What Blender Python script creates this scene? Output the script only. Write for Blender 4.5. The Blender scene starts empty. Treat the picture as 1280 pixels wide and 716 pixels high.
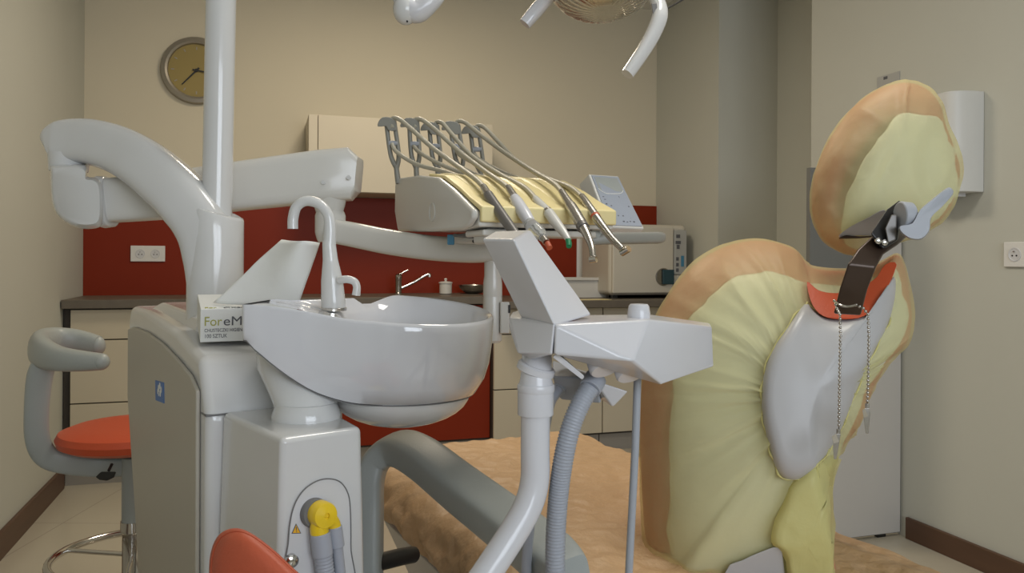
import bpy, bmesh, math, random
from mathutils import Vector as V, Matrix, noise
random.seed(7)
C = bpy.context.scene.collection
rad = math.radians

# ------------------------------------------------------------------ camera model
F, CX, YH, H, ROLL = 985.0, 640.0, 325.0, 1.10, rad(0.3)
CAM = V((0, 0, H))

def P(px, py, d):
    """world point seen at photo pixel (px, py), d metres in front of the camera"""
    sx, sy = (px - CX) / F, (YH - py) / F
    c, s = math.cos(ROLL), math.sin(ROLL)
    return V(((sx * c - sy * s) * d, d, H + (sx * s + sy * c) * d))

def hit(px, py, p0, n):
    r = P(px, py, 1.0) - CAM
    t = (p0 - CAM).dot(n) / r.dot(n)
    return CAM + r * t

TH = rad(17.3)
RM = Matrix.Rotation(TH, 4, 'Z')
RMI = RM.inverted()

def on_b(px, py, b):
    p = hit(px, py, RM @ V((0, b, 0)), RM.to_3x3() @ V((0, 1, 0)))
    return RMI @ p

def on_r(px, py, r):
    p = hit(px, py, RM @ V((r, 0, 0)), RM.to_3x3() @ V((1, 0, 0)))
    return RMI @ p

def frame(ox, oy, oz, deg):
    return Matrix.Translation((ox, oy, oz)) @ Matrix.Rotation(rad(deg), 4, 'Z')

# ------------------------------------------------------------------ materials
def mat(name, col, rough=0.5, metal=0.0, bump=0.0, bscale=60.0, var=0.0, vscale=4.0, coat=0.0, trans=0.0, ior=1.45, alpha=1.0, stretch=None, spec=None):
    m = bpy.data.materials.new(name)
    m.use_nodes = True
    nt = m.node_tree
    b = nt.nodes['Principled BSDF']
    b.inputs['Base Color'].default_value = (*col, 1)
    b.inputs['Roughness'].default_value = rough
    b.inputs['Metallic'].default_value = metal
    b.inputs['IOR'].default_value = ior
    if spec is not None: b.inputs['Specular IOR Level'].default_value = spec
    if coat:
        b.inputs['Coat Weight'].default_value = coat
        b.inputs['Coat Roughness'].default_value = 0.05
    if trans:
        b.inputs['Transmission Weight'].default_value = trans
    if alpha < 1:
        b.inputs['Alpha'].default_value = alpha
    tc = nt.nodes.new('ShaderNodeTexCoord')
    src = tc.outputs['Object']
    if stretch:
        mp = nt.nodes.new('ShaderNodeMapping')
        mp.inputs['Scale'].default_value = stretch
        nt.links.new(src, mp.inputs['Vector'])
        src = mp.outputs['Vector']
    nz = nt.nodes.new('ShaderNodeTexNoise')
    nz.inputs['Scale'].default_value = vscale
    nz.inputs['Detail'].default_value = 4
    nt.links.new(src, nz.inputs['Vector'])
    v = max(var, 0.02)
    mix = nt.nodes.new('ShaderNodeMix')
    mix.data_type = 'RGBA'
    mix.inputs[6].default_value = (*[c * (1 - v) for c in col], 1)
    mix.inputs[7].default_value = (*[min(1, c * (1 + v)) for c in col], 1)
    nt.links.new(nz.outputs['Fac'], mix.inputs[0])
    nt.links.new(mix.outputs[2], b.inputs['Base Color'])
    if bump:
        n2 = nt.nodes.new('ShaderNodeTexNoise')
        n2.inputs['Scale'].default_value = bscale
        n2.inputs['Detail'].default_value = 6
        nt.links.new(src, n2.inputs['Vector'])
        bp = nt.nodes.new('ShaderNodeBump')
        bp.inputs['Strength'].default_value = bump
        bp.inputs['Distance'].default_value = 0.01
        nt.links.new(n2.outputs['Fac'], bp.inputs['Height'])
        nt.links.new(bp.outputs['Normal'], b.inputs['Normal'])
    return m

def cover_mat(name, col, see=0.35):
    m = mat(name, col, 0.5, bump=0.6, bscale=16, var=0.06, vscale=9)
    nt = m.node_tree
    b = nt.nodes['Principled BSDF']
    out = nt.nodes['Material Output']
    tl = nt.nodes.new('ShaderNodeBsdfTranslucent')
    tl.inputs['Color'].default_value = (*col, 1)
    tp = nt.nodes.new('ShaderNodeBsdfTransparent')
    tp.inputs['Color'].default_value = (1.0, 0.98, 0.86, 1)
    m1 = nt.nodes.new('ShaderNodeMixShader'); m1.inputs[0].default_value = 0.25
    m2 = nt.nodes.new('ShaderNodeMixShader'); m2.inputs[0].default_value = see
    nt.links.new(b.outputs[0], m1.inputs[1]); nt.links.new(tl.outputs[0], m1.inputs[2])
    nt.links.new(m1.outputs[0], m2.inputs[1]); nt.links.new(tp.outputs[0], m2.inputs[2])
    nt.links.new(m2.outputs[0], out.inputs['Surface'])
    return m

def tile_mat(name):
    m = mat(name, (0.50, 0.46, 0.37), 0.25, bump=0.02, bscale=8, var=0.08, vscale=3)
    nt = m.node_tree
    b = nt.nodes['Principled BSDF']
    br = nt.nodes.new('ShaderNodeTexBrick')
    br.offset = 0.0
    br.inputs['Scale'].default_value = 1.0
    br.inputs['Brick Width'].default_value = 0.6
    br.inputs['Row Height'].default_value = 0.6
    br.inputs['Mortar Size'].default_value = 0.003
    br.inputs['Color1'].default_value = (0.56, 0.51, 0.41, 1)
    br.inputs['Color2'].default_value = (0.53, 0.485, 0.39, 1)
    br.inputs['Mortar'].default_value = (0.42, 0.38, 0.31, 1)
    tc = [n for n in nt.nodes if n.type == 'TEX_COORD'][0]
    nt.links.new(tc.outputs['Object'], br.inputs['Vector'])
    mx = nt.nodes.new('ShaderNodeMix'); mx.data_type = 'RGBA'; mx.blend_type = 'MULTIPLY'
    mx.inputs[0].default_value = 0.5
    prev = b.inputs['Base Color'].links[0].from_socket
    nt.links.new(br.outputs['Color'], mx.inputs[6]); nt.links.new(prev, mx.inputs[7])
    mx2 = nt.nodes.new('ShaderNodeBrightContrast'); mx2.inputs['Bright'].default_value = 0.08
    nt.links.new(mx.outputs[2], mx2.inputs['Color'])
    nt.links.new(mx2.outputs['Color'], b.inputs['Base Color'])
    return m

M = dict(
    wall=mat('wall_paint', (0.62, 0.56, 0.43), 0.8, bump=0.04, bscale=180, var=0.02),
    wall_cool_light=mat('wall_paint_cool_light', (0.52, 0.52, 0.46), 0.8, bump=0.04, bscale=180, var=0.02),  # cool daylight and edge dimming painted into the wall colour
    ceiling=mat('ceiling_paint', (0.75, 0.73, 0.68), 0.9, bump=0.03),
    floor=tile_mat('floor_tile'),
    skirting=mat('dark_skirting_wood', (0.10, 0.052, 0.03), 0.45, var=0.25, vscale=3, bump=0.05, stretch=(1, 1, 12)),
    red=mat('red_panel', (0.215, 0.024, 0.007), 0.42, var=0.06, spec=0.18),
    worktop=mat('grey_brown_worktop', (0.13, 0.11, 0.085), 0.42, var=0.18, vscale=25, bump=0.03),
    cream=mat('cream_laminate', (0.56, 0.50, 0.385), 0.45, var=0.02),
    cream_dark=mat('dark_gap', (0.05, 0.042, 0.035), 0.7),
    plinth=mat('grey_plinth', (0.36, 0.33, 0.29), 0.4),
    white=mat('white_gloss_plastic', (0.62, 0.62, 0.615), 0.16, coat=0.4, var=0.01),
    white_warm=mat('warm_white_plastic', (0.61, 0.595, 0.555), 0.25, coat=0.2, var=0.01),
    white_holder=mat('white_lacquered_plastic', (0.62, 0.62, 0.65), 0.24, coat=0.25, var=0.01),
    ceramic=mat('white_ceramic', (0.63, 0.635, 0.665), 0.08, coat=0.8, var=0.01),
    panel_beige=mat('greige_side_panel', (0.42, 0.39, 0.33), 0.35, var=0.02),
    seam=mat('seam_grey', (0.16, 0.16, 0.16), 0.6),
    recess=mat('recess_grey', (0.62, 0.62, 0.63), 0.3),
    grey=mat('grey_plastic', (0.34, 0.365, 0.355), 0.38, bump=0.05, bscale=300, var=0.03),
    grey_light=mat('light_grey_plastic', (0.36, 0.38, 0.42), 0.4, var=0.03),
    hose=mat('grey_corrugated_hose', (0.36, 0.38, 0.43), 0.4, var=0.04),
    hose_beige=mat('beige_silicone_hose', (0.42, 0.39, 0.31), 0.45, var=0.05),
    whip=mat('grey_whip_plastic', (0.25, 0.245, 0.215), 0.35, var=0.04),
    black=mat('black_plastic', (0.018, 0.017, 0.016), 0.4),
    dark_metal=mat('dark_bronze_metal', (0.055, 0.035, 0.024), 0.32, metal=0.4, var=0.15, vscale=12),
    chrome=mat('chrome', (0.62, 0.60, 0.57), 0.12, metal=1.0),
    steel=mat('brushed_steel', (0.50, 0.48, 0.45), 0.27, metal=1.0, var=0.05, vscale=60),
    gunmetal=mat('dark_grey_grip', (0.16, 0.15, 0.14), 0.36, metal=0.3),
    orange=mat('orange_vinyl', (0.46, 0.09, 0.04), 0.5, bump=0.08, bscale=260, var=0.05),
    orange_bright=mat('orange_red_vinyl', (0.52, 0.075, 0.025), 0.45, bump=0.08, bscale=260, var=0.05),
    terracotta=mat('terracotta_vinyl', (0.48, 0.11, 0.095), 0.5, bump=0.06, bscale=200, var=0.05),
    mat_yellow=mat('pale_yellow_silicone', (0.78, 0.66, 0.33), 0.4, var=0.05, vscale=12),
    cover=cover_mat('yellow_nonwoven', (0.80, 0.78, 0.42), 0.57),
    cover_fold=cover_mat('yellow_nonwoven_fold', (0.80, 0.75, 0.34), 0.22),
    paper=mat('tan_paper', (0.55, 0.36, 0.20), 0.5, bump=0.9, bscale=24, var=0.14, vscale=6),
    rear_pad=mat('pale_rear_padding', (0.66, 0.655, 0.65), 0.5, var=0.02),
    shell=mat('pale_grey_shell', (0.46, 0.455, 0.46), 0.35, var=0.01),
    tissue=mat('white_tissue', (0.78, 0.78, 0.75), 0.8, bump=0.12, bscale=30, var=0.02),
    carton=mat('white_carton', (0.74, 0.74, 0.71), 0.6, var=0.02),
    ink=mat('dark_print', (0.10, 0.10, 0.11), 0.7),
    ink_green=mat('olive_print', (0.36, 0.36, 0.08), 0.7),
    yellow=mat('yellow_plug_plastic', (0.80, 0.56, 0.02), 0.3, coat=0.2),
    warn=mat('yellow_sticker', (0.80, 0.42, 0.02), 0.5),
    blue=mat('blue_sticker', (0.02, 0.13, 0.42), 0.4),
    skyblue=mat('blue_clip', (0.06, 0.22, 0.36), 0.4),
    green=mat('green_tip', (0.01, 0.20, 0.08), 0.4),
    clockface=mat('olive_clock_face', (0.30, 0.225, 0.07), 0.5, var=0.1),
    clockrim=mat('brushed_clock_rim', (0.33, 0.30, 0.25), 0.38, metal=0.6),
    keypad=mat('blue_grey_keypad', (0.34, 0.37, 0.43), 0.3, var=0.03),
    keywin=mat('grey_display', (0.36, 0.38, 0.36), 0.2),
    glass=mat('clear_glass', (0.95, 0.93, 0.88), 0.03, trans=1.0, ior=1.45),
    clear=mat('clear_plastic', (0.85, 0.85, 0.82), 0.12, trans=0.8, ior=1.35),
    reflector=mat('gold_reflector', (0.85, 0.80, 0.68), 0.12, metal=1.0),
    teal=mat('dark_teal_label', (0.025, 0.06, 0.075), 0.4),
    beige_box=mat('steriliser_beige', (0.55, 0.51, 0.43), 0.4, var=0.01),
    steri_panel=mat('steriliser_panel_grey', (0.40, 0.40, 0.38), 0.35),
    door=mat('pale_grey_laminate', (0.52, 0.50, 0.47), 0.4, var=0.01),
    door_edge=mat('dark_grey_edge', (0.15, 0.15, 0.14), 0.5),
    socket=mat('white_socket_plastic', (0.72, 0.71, 0.68), 0.3),
    dispenser=mat('grey_white_dispenser', (0.60, 0.60, 0.58), 0.35, var=0.01),
)

# ------------------------------------------------------------------ mesh building
root_loc = {}

class MB:
    def __init__(self, m=None):
        self.v, self.f, self.m = [], [], m

    def add(self, vs, fs):
        o = len(self.v)
        self.v += [(self.m @ V(p)) if self.m else V(p) for p in vs]
        self.f += [[i + o for i in f] for f in fs]
        return self

    def box(self, x0, x1, y0, y1, z0, z1):
        vs = [(x, y, z) for x in (x0, x1) for y in (y0, y1) for z in (z0, z1)]
        return self.add(vs, [(0, 1, 3, 2), (4, 6, 7, 5), (0, 4, 5, 1), (2, 3, 7, 6), (0, 2, 6, 4), (1, 5, 7, 3)])

    def loft(self, rings, c0=True, c1=True, closed=True):
        n = len(rings[0])
        vs = [p for r in rings for p in r]
        fs = []
        for k in range(len(rings) - 1):
            for i in range(n if closed else n - 1):
                j = (i + 1) % n
                fs.append((k * n + i, k * n + j, (k + 1) * n + j, (k + 1) * n + i))
        if c0: fs.append(tuple(range(n)))
        if c1: fs.append(tuple(range((len(rings) - 1) * n, len(rings) * n)))
        return self.add(vs, fs)

    def prism(self, poly, vec):
        vec = V(vec)
        return self.loft([[V(p) for p in poly], [V(p) + vec for p in poly]])

    def hull(self, pts):
        bm = bmesh.new()
        for p in pts: bm.verts.new(p)
        r = bmesh.ops.convex_hull(bm, input=bm.verts)
        bmesh.ops.delete(bm, geom=list({e for e in r['geom_interior'] if isinstance(e, bmesh.types.BMVert)}), context='VERTS')
        bmesh.ops.dissolve_limit(bm, angle_limit=rad(4), verts=bm.verts, edges=bm.edges)
        bm.verts.ensure_lookup_table()
        bm.verts.index_update()
        vs = [v.co.copy() for v in bm.verts]
        fs = [[v.index for v in f.verts] for f in bm.faces]
        bm.free()
        return self.add(vs, fs)

    def tube(self, path, r, n=14, steps=6, ex=2.0, flat=1.0, up=(0, 0, 1), cap=True, smooth=True):
        """sweep; r = radius or list of radii; flat = second radius factor or list of (ra, rb)"""
        pts = [V(p) for p in path]
        k = len(pts)
        rs = list(r) if isinstance(r, (list, tuple)) else [r] * k
        rs = [x if isinstance(x, (list, tuple)) else (x, x * flat) for x in rs]
        if smooth and k > 2:
            q, qr = [], []
            for i in range(k - 1):
                p0, p1, p2, p3 = pts[max(i - 1, 0)], pts[i], pts[i + 1], pts[min(i + 2, k - 1)]
                for s in range(steps):
                    t = s / steps
                    q.append(0.5 * ((2 * p1) + (p2 - p0) * t + (2 * p0 - 5 * p1 + 4 * p2 - p3) * t * t + (3 * p1 - p0 - 3 * p2 + p3) * t ** 3))
                    qr.append(tuple(rs[i][j] * (1 - t) + rs[i + 1][j] * t for j in (0, 1)))
            q.append(pts[-1]); qr.append(rs[-1])
            pts, rs = q, qr
        rings = []
        up = V(up)
        nrm = None
        for i, p in enumerate(pts):
            t = (pts[min(i + 1, len(pts) - 1)] - pts[max(i - 1, 0)]).normalized()
            if nrm is None:
                a = up if abs(t.dot(up)) < 0.95 else V((0, 1, 0))
                nrm = (a - t * a.dot(t)).normalized()
            else:
                nrm = (nrm - t * nrm.dot(t)).normalized()
            b = t.cross(nrm)
            ra, rb = rs[i]
            ring = []
            for j in range(n):
                a = 2 * math.pi * j / n
                c, s = math.cos(a), math.sin(a)
                c = math.copysign(abs(c) ** (2 / ex), c); s = math.copysign(abs(s) ** (2 / ex), s)
                ring.append(p + nrm * (ra * c) + b * (rb * s))
            rings.append(ring)
        return self.loft(rings, cap, cap)

    def lathe(self, prof, o, axis=(0, 0, 1), n=32, cap=True):
        """prof: (radius, height along axis)"""
        ax = V(axis).normalized()
        a = V((1, 0, 0)) if abs(ax.x) < 0.9 else V((0, 1, 0))
        e1 = (a - ax * a.dot(ax)).normalized(); e2 = ax.cross(e1)
        o = V(o)
        rings = [[o + ax * h + (e1 * math.cos(2 * math.pi * j / n) + e2 * math.sin(2 * math.pi * j / n)) * max(r, 1e-5) for j in range(n)] for r, h in prof]
        return self.loft(rings, cap, cap)

    def ball(self, o, r, n=16, sc=(1, 1, 1)):
        prof = [(math.sin(math.pi * k / 10), -math.cos(math.pi * k / 10)) for k in range(11)]
        o = V(o)
        rings = [[o + V((sc[0] * r * max(a, 1e-4) * math.cos(2 * math.pi * j / n), sc[1] * r * max(a, 1e-4) * math.sin(2 * math.pi * j / n), sc[2] * r * h)) for j in range(n)] for a, h in prof]
        return self.loft(rings)

    def torus(self, o, R, r, axis=(0, 0, 1), n=48, k=12):
        ax = V(axis).normalized()
        a = V((1, 0, 0)) if abs(ax.x) < 0.9 else V((0, 1, 0))
        e1 = (a - ax * a.dot(ax)).normalized(); e2 = ax.cross(e1)
        o = V(o); vs = []; fs = []
        for i in range(n):
            d = e1 * math.cos(2 * math.pi * i / n) + e2 * math.sin(2 * math.pi * i / n)
            for j in range(k):
                b = 2 * math.pi * j / k
                vs.append(o + d * (R + r * math.cos(b)) + ax * (r * math.sin(b)))
        for i in range(n):
            for j in range(k):
                fs.append((i * k + j, ((i + 1) % n) * k + j, ((i + 1) % n) * k + (j + 1) % k, i * k + (j + 1) % k))
        return self.add(vs, fs)

    def build(self, name, material, parent=None, bevel=0.0, seg=3, ang=38, sub=0, wrinkle=0.0, wscale=10.0, solid=0.0):
        off = root_loc.get(parent.name, V((0, 0, 0))) if parent else V((0, 0, 0))
        me = bpy.data.meshes.new(name)
        vs = self.v
        if wrinkle:
            vs = [p + V(noise.noise_vector(p * wscale)) * wrinkle + V(noise.noise_vector(p * wscale * 2.7)) * wrinkle * 0.4 for p in vs]
        loc = V((0, 0, 0))
        if parent is None:
            loc = V((sum(p.x for p in vs) / len(vs), sum(p.y for p in vs) / len(vs), min(p.z for p in vs)))
            off = loc
        me.from_pydata([tuple(p - off) for p in vs], [], self.f)
        bm = bmesh.new(); bm.from_mesh(me)
        bmesh.ops.remove_doubles(bm, verts=bm.verts, dist=1e-6)
        bmesh.ops.recalc_face_normals(bm, faces=bm.faces)
        bm.to_mesh(me); bm.free()
        for p in me.polygons: p.use_smooth = True
        if not bevel:
            me.set_sharp_from_angle(angle=rad(ang))
        me.materials.append(material)
        o = bpy.data.objects.new(name, me)
        C.objects.link(o)
        o.location = loc
        if parent:
            o.parent = parent
            root_loc[o.name] = off
        else:
            root_loc[o.name] = loc
        if solid:
            s = o.modifiers.new('solid', 'SOLIDIFY'); s.thickness = solid; s.offset = 0
        if bevel:
            b = o.modifiers.new('bevel', 'BEVEL'); b.width = bevel; b.segments = seg; b.limit_method = 'ANGLE'; b.angle_limit = rad(30)
            b.harden_normals = True
        if sub:
            s = o.modifiers.new('sub', 'SUBSURF'); s.levels = s.render_levels = sub
        return o

def tag(o, label, cat, group=None):
    o['label'] = label; o['category'] = cat
    if group: o['group'] = group
    return o

def thing(name, label, cat, loc, group=None):
    o = bpy.data.objects.new(name, None)
    o.empty_display_size = 0.05
    C.objects.link(o)
    o.location = loc
    root_loc[o.name] = V(loc)
    return tag(o, label, cat, group)

def struct(o):
    o['kind'] = 'structure'
    return o

def text(body, size, origin, xdir, ydir, material, parent, name='lettering', ext=0.0003, width=None):
    cu = bpy.data.curves.new(name, 'FONT')
    cu.body = body; cu.size = size; cu.extrude = ext
    tmp = bpy.data.objects.new(name + '_tmp', cu)
    C.objects.link(tmp)
    dg = bpy.context.evaluated_depsgraph_get()
    me = bpy.data.meshes.new_from_object(tmp.evaluated_get(dg))
    bpy.data.objects.remove(tmp)
    x, y = V(xdir).normalized(), V(ydir).normalized()
    z = x.cross(y)
    w = max(v.co.x for v in me.vertices) or 1
    k = (width / w) if width else 1.0
    off = root_loc[parent.name]
    for v in me.vertices:
        p = V(origin) + x * v.co.x * k + y * v.co.y + z * v.co.z
        v.co = p - off
    me.materials.clear(); me.materials.append(material)
    o = bpy.data.objects.new(name, me)
    C.objects.link(o); o.parent = parent
    root_loc[o.name] = off
    return o

def inside_rings(outline, center, ks):
    c = V((center[0], center[1]))
    return [[c + (V((p[0], p[1])) - c) * k for p in outline] for k in ks]

def smooth_outline(pts, steps=4):
    out = []
    n = len(pts)
    P2 = [V((p[0], p[1])) for p in pts]
    for i in range(n):
        p0, p1, p2, p3 = P2[i - 1], P2[i], P2[(i + 1) % n], P2[(i + 2) % n]
        for s in range(steps):
            t = s / steps
            out.append(0.5 * ((2 * p1) + (p2 - p0) * t + (2 * p0 - 5 * p1 + 4 * p2 - p3) * t * t + (3 * p1 - p0 - 3 * p2 + p3) * t ** 3))
    return out

# ================================================================== SETTING
RL, RR, BB, BF, ZC = -0.93, 2.45, 4.68, -2.2, 2.75
RN, B0, B1 = 2.84, 3.13, 3.93
T = 0.12
struct(MB(RM).box(RL - T, RN + T, BF - T, BB + T, -0.1, 0).build('floor', M['floor']))
struct(MB(RM).box(RL - T, RN + T, BF - T, BB + T, ZC, ZC + 0.1).build('ceiling', M['ceiling']))
struct(MB(RM).box(RL - T, RL, BF, BB, 0, ZC).build('wall_left', M['wall_cool_light']))
struct(MB(RM).box(RL - T, RN + T, BB, BB + T, 0, ZC).build('wall_back', M['wall']))
w = MB(RM)
w.box(RR, RN + T, BF, B0, 0, ZC); w.box(RR, RN + T, B1, BB, 0, ZC); w.box(RN, RN + T, B0, B1, 0, ZC)
struct(w.build('wall_right', M['wall_cool_light']))
w = MB(RM)   # wall behind the camera with its window opening
WX0, WX1, WZ0, WZ1 = -0.3, 1.9, 0.95, 2.35
w.box(RL - T, WX0, BF - T, BF, 0, ZC); w.box(WX1, RN + T, BF - T, BF, 0, ZC)
w.box(WX0, WX1, BF - T, BF, 0, WZ0); w.box(WX0, WX1, BF - T, BF, WZ1, ZC)
struct(w.build('wall_front', M['wall_cool_light']))
w = MB(RM)
for x in (WX0, (WX0 + WX1) / 2 - 0.025, WX1 - 0.05): w.box(x, x + 0.05, BF - 0.09, BF - 0.04, WZ0, WZ1)
for z in (WZ0, WZ1 - 0.05): w.box(WX0, WX1, BF - 0.09, BF - 0.04, z, z + 0.05)
struct(w.build('window_1', M['white_warm'], bevel=0.004))
struct(MB(RM).box(RL, RL + 0.016, BF, 4.22, 0, 0.10).build('baseboard_left', M['skirting'], bevel=0.003))
struct(MB(RM).box(RR - 0.016, RR, BF, 2.53, 0, 0.085).build('baseboard_right', M['skirting'], bevel=0.003))
struct(MB(RM).box(RL, RR, BB - 0.012, BB, 0.88, 1.46).build('trim_1', M['red'], bevel=0.002))

# ------------------------------------------------------------------ base cabinets and worktops
BC = 4.22
WT = 0.90
rx0 = on_b(425, 500, BC).x
rx1 = on_b(613, 500, BC).x
rx2 = on_b(748, 500, BC).x
t = tag(MB(RM).box(RL + 0.005, rx1, 4.18, BB - 0.013, WT - 0.042, WT).build('worktop', M['worktop'], bevel=0.003),
        'grey brown worktop along the back wall under the sink tap', 'worktop')
t = tag(MB(RM).box(rx1 + 0.001, RR - 0.005, 4.0, BB - 0.013, 0.84, 0.88).build('worktop', M['worktop'], bevel=0.003),
        'lower grey brown worktop under the beige steriliser', 'worktop')

def cabinet(label, x0, x1, top, splits, group=None, gap_left=0.0, mtl='cream', front=BC):
    c = thing('base_cabinet', label, 'cabinet', RM @ V(((x0 + x1) / 2, front + 0.2, 0)), group)
    MB(RM).box(x0, x1, front + 0.02, BB - 0.02, 0.10, top).build('carcass', M['cream_dark'], c)
    MB(RM).box(x0 + 0.002, x1 - 0.002, front + 0.05, BB - 0.03, 0.0, 0.10).build('plinth', M['plinth'], c)
    for (z0, z1) in splits:
        MB(RM).box(x0 + gap_left + 0.002, x1 - 0.002, front, front + 0.0195, z0 + 0.003, z1 - 0.003).build('drawer_front' if len(splits) > 1 else 'door', M[mtl], c, bevel=0.002)
    return c

S3 = [(0.11, 0.40), (0.40, 0.705), (0.705, 0.853)]
xm = on_b(300, 500, BC).x
cabinet('cream drawer cabinet in the left corner behind the orange stool', RL + 0.005, xm, WT - 0.043, S3, gap_left=0.03)
cabinet('cream base cabinet hidden behind the white spittoon unit', xm + 0.001, rx0, WT - 0.043, S3)
cabinet('red fronted base cabinet behind the white spittoon bowl', rx0 + 0.001, rx1 - 0.001, WT - 0.043, [(0.11, 0.853)], mtl='red')
S4 = [(0.11, 0.385), (0.385, 0.69), (0.69, 0.832)]
cabinet('cream drawer cabinet behind the white holder post', rx1 + 0.001, rx2 - 0.001, 0.839, S4, front=4.16)
cabinet('cream drawer cabinet under the beige steriliser', rx2 + 0.001, RR - 0.01, 0.839, [(0.11, 0.50), (0.50, 0.832)], front=4.16)

# wall cabinet
FB = 4.33
a = on_b(386, 142, FB); b2 = on_b(616, 152, FB); z0 = 1.462; z1 = a.z
c = thing('wall_cabinet', 'cream wall cabinet hung on the back wall above the red panel', 'cabinet', RM @ V(((a.x + b2.x) / 2, FB + 0.15, z0)))
MB(RM).box(a.x, b2.x, FB + 0.018, BB - 0.001, z0, z1).build('carcass', M['cream'], c, bevel=0.002)
MB(RM).box(a.x + 0.05, b2.x, FB, FB + 0.0175, z0 + 0.002, z1 - 0.002).build('door', M['cream'], c, bevel=0.002)
MB(RM).box(a.x, a.x + 0.046, FB, FB + 0.0175, z0 + 0.002, z1 - 0.002).build('side_strip', M['cream'], c, bevel=0.002)

# wall clock
a = on_b(246, 89, BB)
oc = RM @ V((a.x, BB - 0.001, a.z))
nb = RM.to_3x3() @ V((0, -1, 0)); er = RM.to_3x3() @ V((1, 0, 0)); ez = V((0, 0, 1))
RC = 0.185
c = thing('wall_clock', 'round clock with grey rim and olive face on the back wall', 'clock', oc)
MB().lathe([(RC, 0), (RC, 0.018), (RC * 0.97, 0.03), (RC * 0.86, 0.036), (RC * 0.80, 0.030), (RC * 0.78, 0.014)], oc, nb, 48, cap=False).build('rim', M['clockrim'], c)
MB().lathe([(RC * 0.80, 0.005), (RC * 0.80, 0.014)], oc, nb, 48).build('face', M['clockface'], c)
def hand(ang, ln, wd, off):
    d = er * math.sin(ang) + ez * math.cos(ang); s = er * math.cos(ang) - ez * math.sin(ang)
    o = oc + nb * off
    return MB().prism([o - d * 0.02 - s * wd, o - d * 0.02 + s * wd, o + d * ln + s * wd * 0.6, o + d * ln - s * wd * 0.6], nb * 0.002)
hand(rad(222), 0.11, 0.005, 0.019).build('hour_hand', M['black'], c)
hand(rad(98), 0.13, 0.004, 0.022).build('minute_hand', M['black'], c)
MB().lathe([(0.009, 0.014), (0.009, 0.026)], oc, nb, 16).build('hand_pin', M['black'], c)
for k in range(12):
    an = math.pi / 6 * k
    d = er * math.sin(an) + ez * math.cos(an); s = er * math.cos(an) - ez * math.sin(an)
    p = oc + nb * 0.0142 + d * RC * 0.66
    MB().prism([p - s * 0.003 - d * 0.008, p + s * 0.003 - d * 0.008, p + s * 0.003 + d * 0.008, p - s * 0.003 + d * 0.008], nb * 0.0008).build('hour_mark', M['clockrim'], c)

# sockets
def socket(o, ea, nn, count, label):
    c = thing('wall_socket', label, 'socket', o)
    w2 = 0.043 * count
    MB().prism([o - ea * w2 - ez * 0.043, o + ea * w2 - ez * 0.043, o + ea * w2 + ez * 0.043, o - ea * w2 + ez * 0.043], nn * 0.009).build('plate', M['socket'], c, bevel=0.003)
    for k in range(count):
        p = o + ea * (0.075 * (k - (count - 1) / 2)) + nn * 0.0091
        MB().lathe([(0.024, 0), (0.024, 0.002), (0.0205, 0.0022), (0.019, 0.0005)], p, nn, 28).build('outlet', M['recess'], c)
        h = MB()
        for sx in (-0.008, 0.008):
            h.lathe([(0.003, 0.0005), (0.003, 0.0015)], p + ea * sx - ez * 0.004, nn, 10)
        h.build('contact_holes', M['black'], c)
        MB().lathe([(0.0025, 0.0005), (0.0025, 0.006)], p + ez * 0.010, nn, 10).build('earth_pin', M['steel'], c)
    return c
a = on_b(185.5, 317, BB)
socket(RM @ V((a.x, BB - 0.0125, a.z)), er, nb, 2, 'white double wall socket on the red panel')
a = on_r(1271, 318, RR)
nr = RM.to_3x3() @ V((-1, 0, 0)); eb = RM.to_3x3() @ V((0, -1, 0))
socket(RM @ V((RR - 0.001, a.y, a.z)), eb, nr, 1, 'white single wall socket on the right wall')

# paper towel dispenser on the right wall
a = on_r(1231, 114, RR); b2 = on_r(1231, 240, RR)
zt, zb, bn = a.z, b2.z, a.y
c = thing('towel_dispenser', 'white paper towel dispenser on the right wall behind the headrest', 'dispenser', RM @ V((RR, bn + 0.13, zb)))
prof = []
for k in range(13):
    an = math.pi / 2 * k / 12
    prof.append((RR - 0.001 - 0.125 * math.sin(an) ** 0.7, bn + 0.05 * (1 - math.cos(an))))
prof += [(RR - 0.126, bn + 0.20)] + [(RR - 0.001 - 0.125 * math.cos(math.pi / 2 * k / 8) ** 0.7, bn + 0.20 + 0.05 * math.sin(math.pi / 2 * k / 8)) for k in range(1, 9)]
poly = [(x, y, zb) for x, y in prof]
MB(RM).prism(poly, (0, 0, zt - zb)).build('housing', M['dispenser'], c, bevel=0.004)
MB(RM).box(RR - 0.10, RR - 0.02, bn + 0.06, bn + 0.2, zb - 0.012, zb + 0.002).build('paper_slot', M['recess'], c)
MB(RM).prism([(RR - 0.06, bn + 0.09, zb - 0.0125), (RR - 0.055, bn + 0.09, zb - 0.0125), (RR - 0.055, bn + 0.16, zb - 0.0125), (RR - 0.06, bn + 0.16, zb - 0.0125)], (-0.01, 0, -0.02)).build('paper_end', M['tissue'], c)

# small notice on the right wall
a = on_r(1097, 97, RR); b2 = on_r(1125, 125, RR)
c = thing('wall_notice', 'small white paper notice on the wall above the headrest', 'notice', RM @ V((RR - 0.001, (a.y + b2.y) / 2, b2.z)))
MB(RM).box(RR - 0.003, RR - 0.001, b2.y, a.y, b2.z, a.z).build('sheet', M['steri_panel'], c)
for k, (fy, fz) in enumerate([(0.12, 0.6), (0.3, 0.95)]):
    yy = a.y + (b2.y - a.y) * fy; zz = b2.z + (a.z - b2.z) * fz
    MB(RM).box(RR - 0.0036, RR - 0.0031, yy - 0.022, yy, zz - 0.012, zz).build('print_mark', M['ink'], c)

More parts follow.
